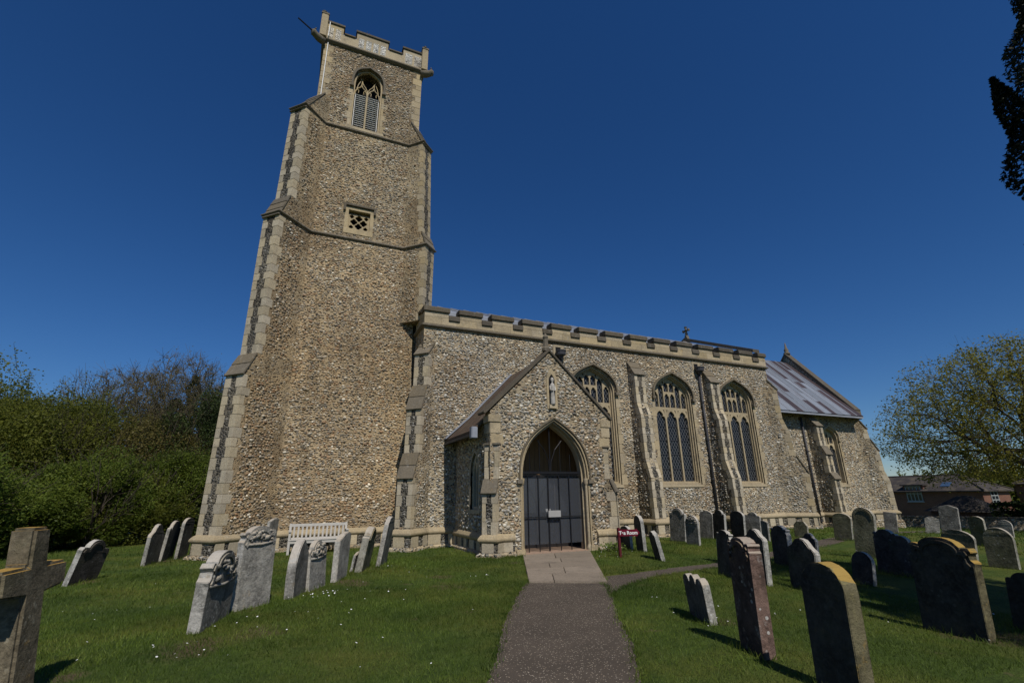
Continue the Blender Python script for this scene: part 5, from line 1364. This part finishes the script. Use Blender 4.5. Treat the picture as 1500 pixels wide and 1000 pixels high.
def crown_tree(name, label, loc, seed, ctr, rad, N, trunk, leaf=None, nleaf=6, lsize=.14, jit=.22, bark='bark', group=None, ivy=None, twig=0, rmin=.011):
    """limbs divide towards points spread through the crown; buds sit in small clusters at the ends"""
    rr = np.random.RandomState(seed); loc = (loc[0],loc[1],float(ground_h(loc[0],loc[1]))-.1)
    t = empty(name,loc,label,'tree',group); segs = []
    u = rr.normal(size=(N*3,3)); u /= np.linalg.norm(u,axis=1,keepdims=True); q = u*(rr.uniform(.12,1,(N*3,1))**.42)
    lump = np.sin(u[:,0]*5+seed)*np.sin(u[:,1]*6+1.3*seed)*np.cos(u[:,2]*5); q = q*(1+.16*lump)[:,None]
    q = q[q[:,2] > -.55][:N]; T_ = np.array(ctr)+q*np.array(rad)
    p = np.zeros(3); r,hh = trunk
    for i in range(4):
        w = p+np.array([rr.normal(0,.06),rr.normal(0,.06),hh/4]); segs.append((p,w,r*(1.3 if i == 0 else 1-.06*i),r*(1-.06*(i+1)))); p = w
    def rec(pos, idx, r, dep, dir_):
        P_ = T_[idx]
        if len(idx) == 1:
            m_ = (pos+P_[0])/2+rr.normal(0,.05,3); segs.append((pos,m_,r,max(rmin*.8,r*.8))); segs.append((m_,P_[0],max(rmin*.8,r*.8),rmin*.6))
            for k in range(twig):
                e = P_[0]-m_; e = e/np.linalg.norm(e)+rr.normal(0,.55,3); b_ = m_+(P_[0]-m_)*rr.uniform(0,1); segs.append((b_,b_+e*rr.uniform(.25,.6),rmin*.6,rmin*.35))
            return
        k = min(len(idx), 5 if dep == 0 else rr.randint(2,4)); c_ = P_[rr.choice(len(idx),k,False)]
        for _ in range(4):
            lab = np.argmin(((P_[:,None]-c_[None])**2).sum(-1),1)
            for j in range(k):
                if (lab == j).any(): c_[j] = P_[lab == j].mean(0)
        for j in range(k):
            sub = idx[lab == j]
            if not len(sub): continue
            f = rr.uniform(.34,.5) if len(sub) > 3 else .55
            nx = pos+(c_[j]-pos)*f; L = np.linalg.norm(nx-pos); nx = nx+rr.normal(0,.07*L,3)
            r2 = max(rmin,r*(len(sub)/len(idx))**.42*.93); mid = (pos+nx)/2+dir_*L*.12+rr.normal(0,.05*L,3)
            segs.append((pos,mid,min(r,r2*1.15),r2)); segs.append((mid,nx,r2,r2*.95)); d2 = nx-mid; rec(nx,sub,r2*.95,dep+1,d2/(np.linalg.norm(d2)+1e-9))
    rec(p,np.arange(len(T_)),r*.8,0,np.array([0,0,1.]))
    np_mesh('trunk',tubes(segs),4,M[bark],t)
    if leaf:
        C = np.repeat(T_,nleaf,0)+rr.normal(0,jit,(len(T_)*nleaf,3)); np_mesh('crown',leaf_quads(C,lsize,rr),4,LM[leaf],t)
    if ivy:
        C = []
        for (a,b,z0,z1,rd,n) in ivy:
            zz = rr.uniform(z0,z1,n); th = rr.uniform(0,2*np.pi,n); w = rd*(.55+.45*np.sin((zz-z0)/(z1-z0)*9+a)**2)*(1-.5*((zz-z0)/(z1-z0)))
            C.append(np.stack([a+np.cos(th)*w*rr.uniform(.6,1.1,n),b+np.sin(th)*w*rr.uniform(.6,1.1,n),zz],-1))
        np_mesh('ivy',leaf_quads(np.concatenate(C),.16,rr),4,LM['ivy'],t)
    return t
def polar(az, dist): return (math.sin(R(az))*dist, math.cos(R(az))*dist)
# shrubs along the left boundary
GS = 'shrubs along the left churchyard boundary'
for k,(az,dist,r,h,leaf,lb) in enumerate([(-26,22.5,2.5,3.6,'bush','green leafy bramble shrub at the boundary behind the cross'),
    (-20.5,25.5,2.3,2.6,'bush','broad green bramble shrub beneath the tallest evergreen'),
    (-16.6,26.0,2.2,3.7,'bush','bright green shrub directly above the dark leaning slab'),
    (-13.2,27.5,2.2,2.7,'haw','olive shrub behind the three dark headstones'),
    (-10.2,28.5,2.2,4.0,'bush','dark shrub beside the foot of the tower buttress'),
    (-7.0,29.0,2.2,3.0,'ivy','dark ivy shrub half hidden behind the tower')]):
    bush('shrub',lb,polar(az,dist),r,h,40+k,leaf,42000,.095,34,GS)
GT = 'trees beyond the left boundary'
bush('evergreen_tree','tallest dense olive green tree in the wood beyond the stone cross',polar(-26.5,31),4.3,7.6,61,'haw',90000,.12,44,GT,'tree')
bush('evergreen_tree','lower rounded olive tree just right of the tallest evergreen',polar(-21.2,33),3.6,7.2,62,'haw',60000,.12,36,GT,'tree')
bush('evergreen_tree','dark olive tree above the leaning black slab, between two rounded trees',polar(-16.9,35),3.8,7.4,63,'haw',60000,.12,36,GT,'tree')
bush('evergreen_tree','brownish tree in front of the bare trees',polar(-12.9,33),3.4,6.8,64,'brown',50000,.11,34,GT,'tree')
bush('evergreen_tree','dark evergreen close behind the tower buttress',polar(-8.7,33.5),3.2,8.4,65,'ivy',50000,.12,34,GT,'tree')
crown_tree('bare_tree','bare branching tree with spreading twigs above the left wood',polar(-15.6,41),71,(0,0,6.4),(3.6,3.6,3.9),800,(.26,2.6),'brown',6,.11,.28,'bark_pale',GT,None,6,.014)
crown_tree('bare_tree','tall bare tree with ivy clad trunk beside the tower',polar(-11.7,41),72,(0,0,7.6),(3.9,3.9,4.3),1000,(.32,3.4),'brown',6,.11,.28,'bark_pale',GT,[(0,0,2,8.6,.9,5000),(.9,.3,5.5,10.4,.75,2600),(-1.2,.2,4,8.2,.6,1600)],6,.014)
crown_tree('bare_tree','bare tree wrapped in ivy immediately left of the tower buttress',polar(-8.6,42),73,(0,0,6.6),(3.2,3.2,4.0),760,(.28,3.0),'brown',6,.11,.28,'bark_pale',GT,[(0,0,2,9.0,1.1,6500)],6,.014)
# right: budding tree, trees behind the cottage, yew
crown_tree('budding_tree','large spreading tree with opening bronze green buds above the cottage',polar(73.0,42),81,(0,0,5.9),(8.6,8.6,5.4),3600,(.55,2.2),'bud',19,.15,.22,'bark',None,None,1,.009)
bush('evergreen_tree','bright green round tree just above the cottage ridge',polar(66.5,74),3.6,5.6,82,'haw',9000,.32,26,None,'tree')
bush('evergreen_tree','distant green tree between chancel corner and cottage',polar(62.3,80),4.2,4.6,83,'haw',9000,.32,26,None,'tree')
bush('evergreen_tree','pale green tree between the two brick buildings',polar(69.6,84),4.0,4.9,84,'haw',9000,.32,26,None,'tree')
def yew(x0, y0, sd, label, cols):
  yt = empty('irish_yew',(x0,y0,float(ground_h(x0,y0))),label,'tree','yews beside the path')
  rr = np.random.RandomState(sd); Cy = []; segs = []
  for (x,y,zb_,zt_,r,lx,ly) in cols:
      n = int(5200*r*(zt_/8)*4); t = rr.uniform(0,1,n)**.9; w = r*np.minimum(1,(1-t)*3.2+.03)*(.8+.2*np.sin(t*37+x*9)); th = rr.uniform(0,2*np.pi,n)
      bx_ = x*.45+(x*.55+lx)*t; by_ = y*.45+(y*.55+ly)*t
      Cy.append(np.stack([bx_+np.cos(th)*w*rr.uniform(.75,1.1,n),by_+np.sin(th)*w*rr.uniform(.75,1.1,n),zb_+(zt_-zb_)*t],-1))
      for i in range(6): segs.append((np.array([x*.45+(x*.55+lx)*i/6,y*.45+(y*.55+ly)*i/6,zt_*i/6]),np.array([x*.45+(x*.55+lx)*(i+1)/6,y*.45+(y*.55+ly)*(i+1)/6,zt_*(i+1)/6]),.14*(1-i/7),.14*(1-(i+1)/7)))
  np_mesh('crown',leaf_quads(np.concatenate(Cy),.085,rr,asp=.45),4,LM['yew'],yt); np_mesh('trunk',tubes(segs),4,M['bark'],yt)
yew(10.64,1.44,5,'tall dark upright columnar yew standing by the shaded graves',[(-1.45,.05,.6,7.35,.52,-.35,.05),(-.45,-.05,.5,11.2,.85,-.28,0),(.5,.3,.5,11.5,.9,0,.1),(.3,-.7,.5,10.0,.9,0,-.2),(1.3,-.2,.5,9.5,.85,.3,0),(-.2,.8,.5,8.5,.6,-.1,.3)])
yew(9.3,-1.9,6,'second columnar yew standing south of the shaded graves and the taller yew',[(-1.0,0,.5,9.6,.8,-.25,0),(0,.3,.5,10.3,.9,0,.1),(1.1,0,.5,9.4,.85,.3,0),(0,-.7,.5,9.0,.9,0,-.2),(-.5,.6,.5,8.6,.7,-.2,.1),(1.9,.2,.5,8.4,.7,.3,0)])
pr_ = empty('primrose_clump',(9.25,13.35,.05),'pale green primrose clump growing by the porch buttress','plant')
rr = np.random.RandomState(9); n = 260; C = np.stack([rr.normal(0,.22,n),rr.normal(0,.12,n),np.abs(rr.normal(.10,.05,n))],-1)
np_mesh('leaves',leaf_quads(C,.09,rr,1.2),4,LM['prim'],pr_)

# ------------------------------------------------------------------ boundary wall, hedge, cottages
fw_ = MB(); A_, B_ = V3(31.0,28.0,0), V3(43.5,1.1,0); t_ = (B_-A_).normalized(); n_ = V3(t_.y,-t_.x,0)
if n_.x > 0: n_ = -n_
fw_.obox((A_+B_)/2+Z_*(-.55), t_, n_, Z_, (B_-A_).length/2, .17, .62)
wl = fw_.build('boundary_wall',M['flint_nave']); tag(wl,'low flint churchyard wall with brick coping in front of the cottage','wall')
m = MB(); L = (B_-A_).length; s = 0
while s < L-.5: m.obox(A_+t_*(s+.22)+Z_*.115, t_, n_, Z_, .215, .21, .045); s += .45
m.build('coping',M['stone_old'],wl,bevel=.02)
bk_ = NT('brickwork'); sp_ = bk_.n('SeparateXYZ',{0:bk_.co}); cc = bk_.n('CombineXYZ',{0:bk_.math('ADD',sp_.outputs[0],sp_.outputs[1]),1:sp_.outputs[2],2:0.0}).outputs[0]
bt = bk_.n('TexBrick',{'Vector':cc,'Color1':(.23,.085,.05),'Color2':(.15,.06,.038),'Mortar':(.22,.17,.13),'Scale':1.0,'Mortar Size':.01,'Brick Width':.23,'Row Height':.075})
bk_.col(bk_.mix(bk_.rng(bk_.noise(1.2,5),.4,.75,0,.6),bt.outputs[0],(.13,.06,.045))); bk_.bump(bk_.noise(20,3),.4,.01); M['brick'] = bk_.m
sl_ = NT('slates'); sp_ = sl_.n('SeparateXYZ',{0:sl_.co}); cc = sl_.n('CombineXYZ',{0:sl_.math('ADD',sp_.outputs[0],sp_.outputs[1]),1:sl_.math('MULTIPLY',sp_.outputs[2],1.9),2:0.0}).outputs[0]
bt = sl_.n('TexBrick',{'Vector':cc,'Color1':(.075,.064,.058),'Color2':(.045,.04,.038),'Mortar':(.03,.03,.03),'Scale':1.0,'Mortar Size':.012,'Brick Width':.3,'Row Height':.22})
sl_.col(sl_.mix(sl_.rng(sl_.noise(1.5,5),.45,.7,0,.7),bt.outputs[0],(.12,.10,.07))); sl_.bump(bt.outputs[1],-.4,.02); M['slate'] = sl_.m
M['sage'] = plain('sage_paint',(.34,.36,.35),.5,0,.1,5,.05)
M['pane'] = plain('window_pane',(.02,.024,.028),.08,0,.2,2,0); M['pane'].node_tree.nodes['Principled BSDF'].inputs['Specular IOR Level'].default_value = .6
def cottage(x0,x1,y0,y1,zg,ze,zr,label,hip=True):
    c = empty('brick_cottage',((x0+x1)/2,(y0+y1)/2,zg),label,'house')
    m = MB(); m.box(x0,x1,y0,y1,zg,ze); m.build('wall',M['brick'],c)
    e = .28; xm = (x0+x1)/2; hy = (x1-x0)/2 if hip else 0
    R0,R1 = (xm,y0-e*(not hip)+hy,zr),(xm,y1-(hy if hip else -e),zr)
    vs = [(x0-e,y0-e,ze-.06),(x1+e,y0-e,ze-.06),(x1+e,y1+e,ze-.06),(x0-e,y1+e,ze-.06),R0,R1,(x0-e,y0-e,ze-.16),(x1+e,y0-e,ze-.16),(x1+e,y1+e,ze-.16),(x0-e,y1+e,ze-.16)]
    m = MB(); m.add(vs,[(0,1,4),(1,2,5,4),(2,3,5),(3,0,4,5),(0,6,7,1),(1,7,8,2),(2,8,9,3),(3,9,6,0),(6,9,8,7)])
    r = m.build('roof',M['slate'],c)
    m = MB(); m.tube([R0,R1],.09,6)
    if hip:
        for a in ((x0-e,y0-e,ze),(x1+e,y0-e,ze)): m.tube([R0,a],.07,6)
    m.build('ridge_tiles',M['slate'],r)
    return c,r
def win(c, F, u0,u1,z0,z1, cols, rows, name='window', mat='sage'):
    m = MB(); g = .07; hs = []
    cw_,rh = (u1-u0-g)/cols,(z1-z0-g)/rows
    for i in range(cols):
        for j in range(rows): hs.append([(u0+g+cw_*i,z0+g+rh*j),(u0+cw_*(i+1),z0+g+rh*j),(u0+cw_*(i+1),z0+rh*(j+1)),(u0+g+cw_*i,z0+rh*(j+1))])
    m.plate([(u0,z0),(u1,z0),(u1,z1),(u0,z1)],hs,F,-.01,.06); w = m.build(name,M[mat],c)
    p = MB(); p.plate([(u0+.03,z0+.03),(u1-.03,z0+.03),(u1-.03,z1-.03),(u0+.03,z1-.03)],[],F,.002,.02); p.build('pane',M['pane'],w)
    s = MB(); s.plate([(u0-.08,z0-.09),(u1+.08,z0-.09),(u1+.08,z0-.002),(u0-.08,z0-.002)],[],F,-.01,.12); s.build('sill',M[mat],w)
c1,r1 = cottage(55.3,59.9,23.5,36.0,-1.2,1.62,3.0,'long low red brick cottage with a hipped slate roof behind the boundary wall')
win(c1,south(23.5),56.5,57.7,.35,1.5,2,3)
Fw = west(55.3)
win(c1,Fw,-29.4,-28.1,.62,2.02,4,2)
m = MB(); m.prism([(-29.6,1.55),(-27.9,1.55),(-27.9,2.06),(-29.6,2.06)],Fw,-1.2,-.01); d_ = m.build('dormer',M['brick'],c1)
m = MB(); m.prism([(-29.75,2.062),(-27.75,2.062),(-27.75,2.16),(-29.75,2.16)],Fw,-1.4,.22); m.build('dormer_roof',M['slate'],d_)
sl2 = V3(2.3+.28,0,1.44).normalized(); nn2 = V3(-sl2.z,0,sl2.x); sk = V3(55.02,26.3,1.56)+sl2*1.1+nn2*.03
m = MB(); m.obox(sk,sl2,Y_,nn2,.36,.36,.03); M['skyl'] = plain('skylight_glass',(.05,.09,.16),.08,0,.1,2,0); m.build('skylight',M['skyl'],c1)
c2,r2 = cottage(69.0,77.0,15.0,26.5,-1.2,2.2,4.7,'second brick building with a slate roof beyond the hipped cottage')
st_ = empty('stone_shed',(42.0,19.0,-.9),'small outbuilding with a mossy hipped slate roof behind the wall','shed')
m = MB(); m.box(41.0,43.2,17.5,20.6,-1.0,.30); m.build('wall',M['brick'],st_)
m = MB(); m.add([(40.7,17.2,.25),(43.5,17.2,.25),(43.5,20.9,.25),(40.7,20.9,.25),(42.1,18.6,1.25),(42.1,19.3,1.25)],[(0,1,4),(1,2,5,4),(2,3,5),(3,0,4,5),(0,3,2,1)]); m.build('roof',M['slate'],st_)
rr = np.random.RandomState(15)
hd = empty('hedge',(41.0,13.4,-.75),'dark clipped hedge behind the boundary wall at the right','hedge')
n = 16000; s = rr.uniform(0,1,n); C = np.stack([-1.0+3.4*s+rr.normal(0,.1,n),3.2-9.5*s,np.zeros(n)],-1)
face = rr.uniform(size=n); C[:,2] = np.where(face < .35,1.52+rr.normal(0,.06,n),rr.uniform(0,1.52,n)); C[:,0] += np.where(face < .35,rr.uniform(-.5,.5,n),-.5+rr.normal(0,.08,n))
np_mesh('foliage',leaf_quads(C,.16,rr),4,LM['ivy'],hd)
m = MB(); m.bar((40.2,16.3,-.15),(43.2,7.3,-.15),.6,1.1); m.build('branches',M['bark'],hd)
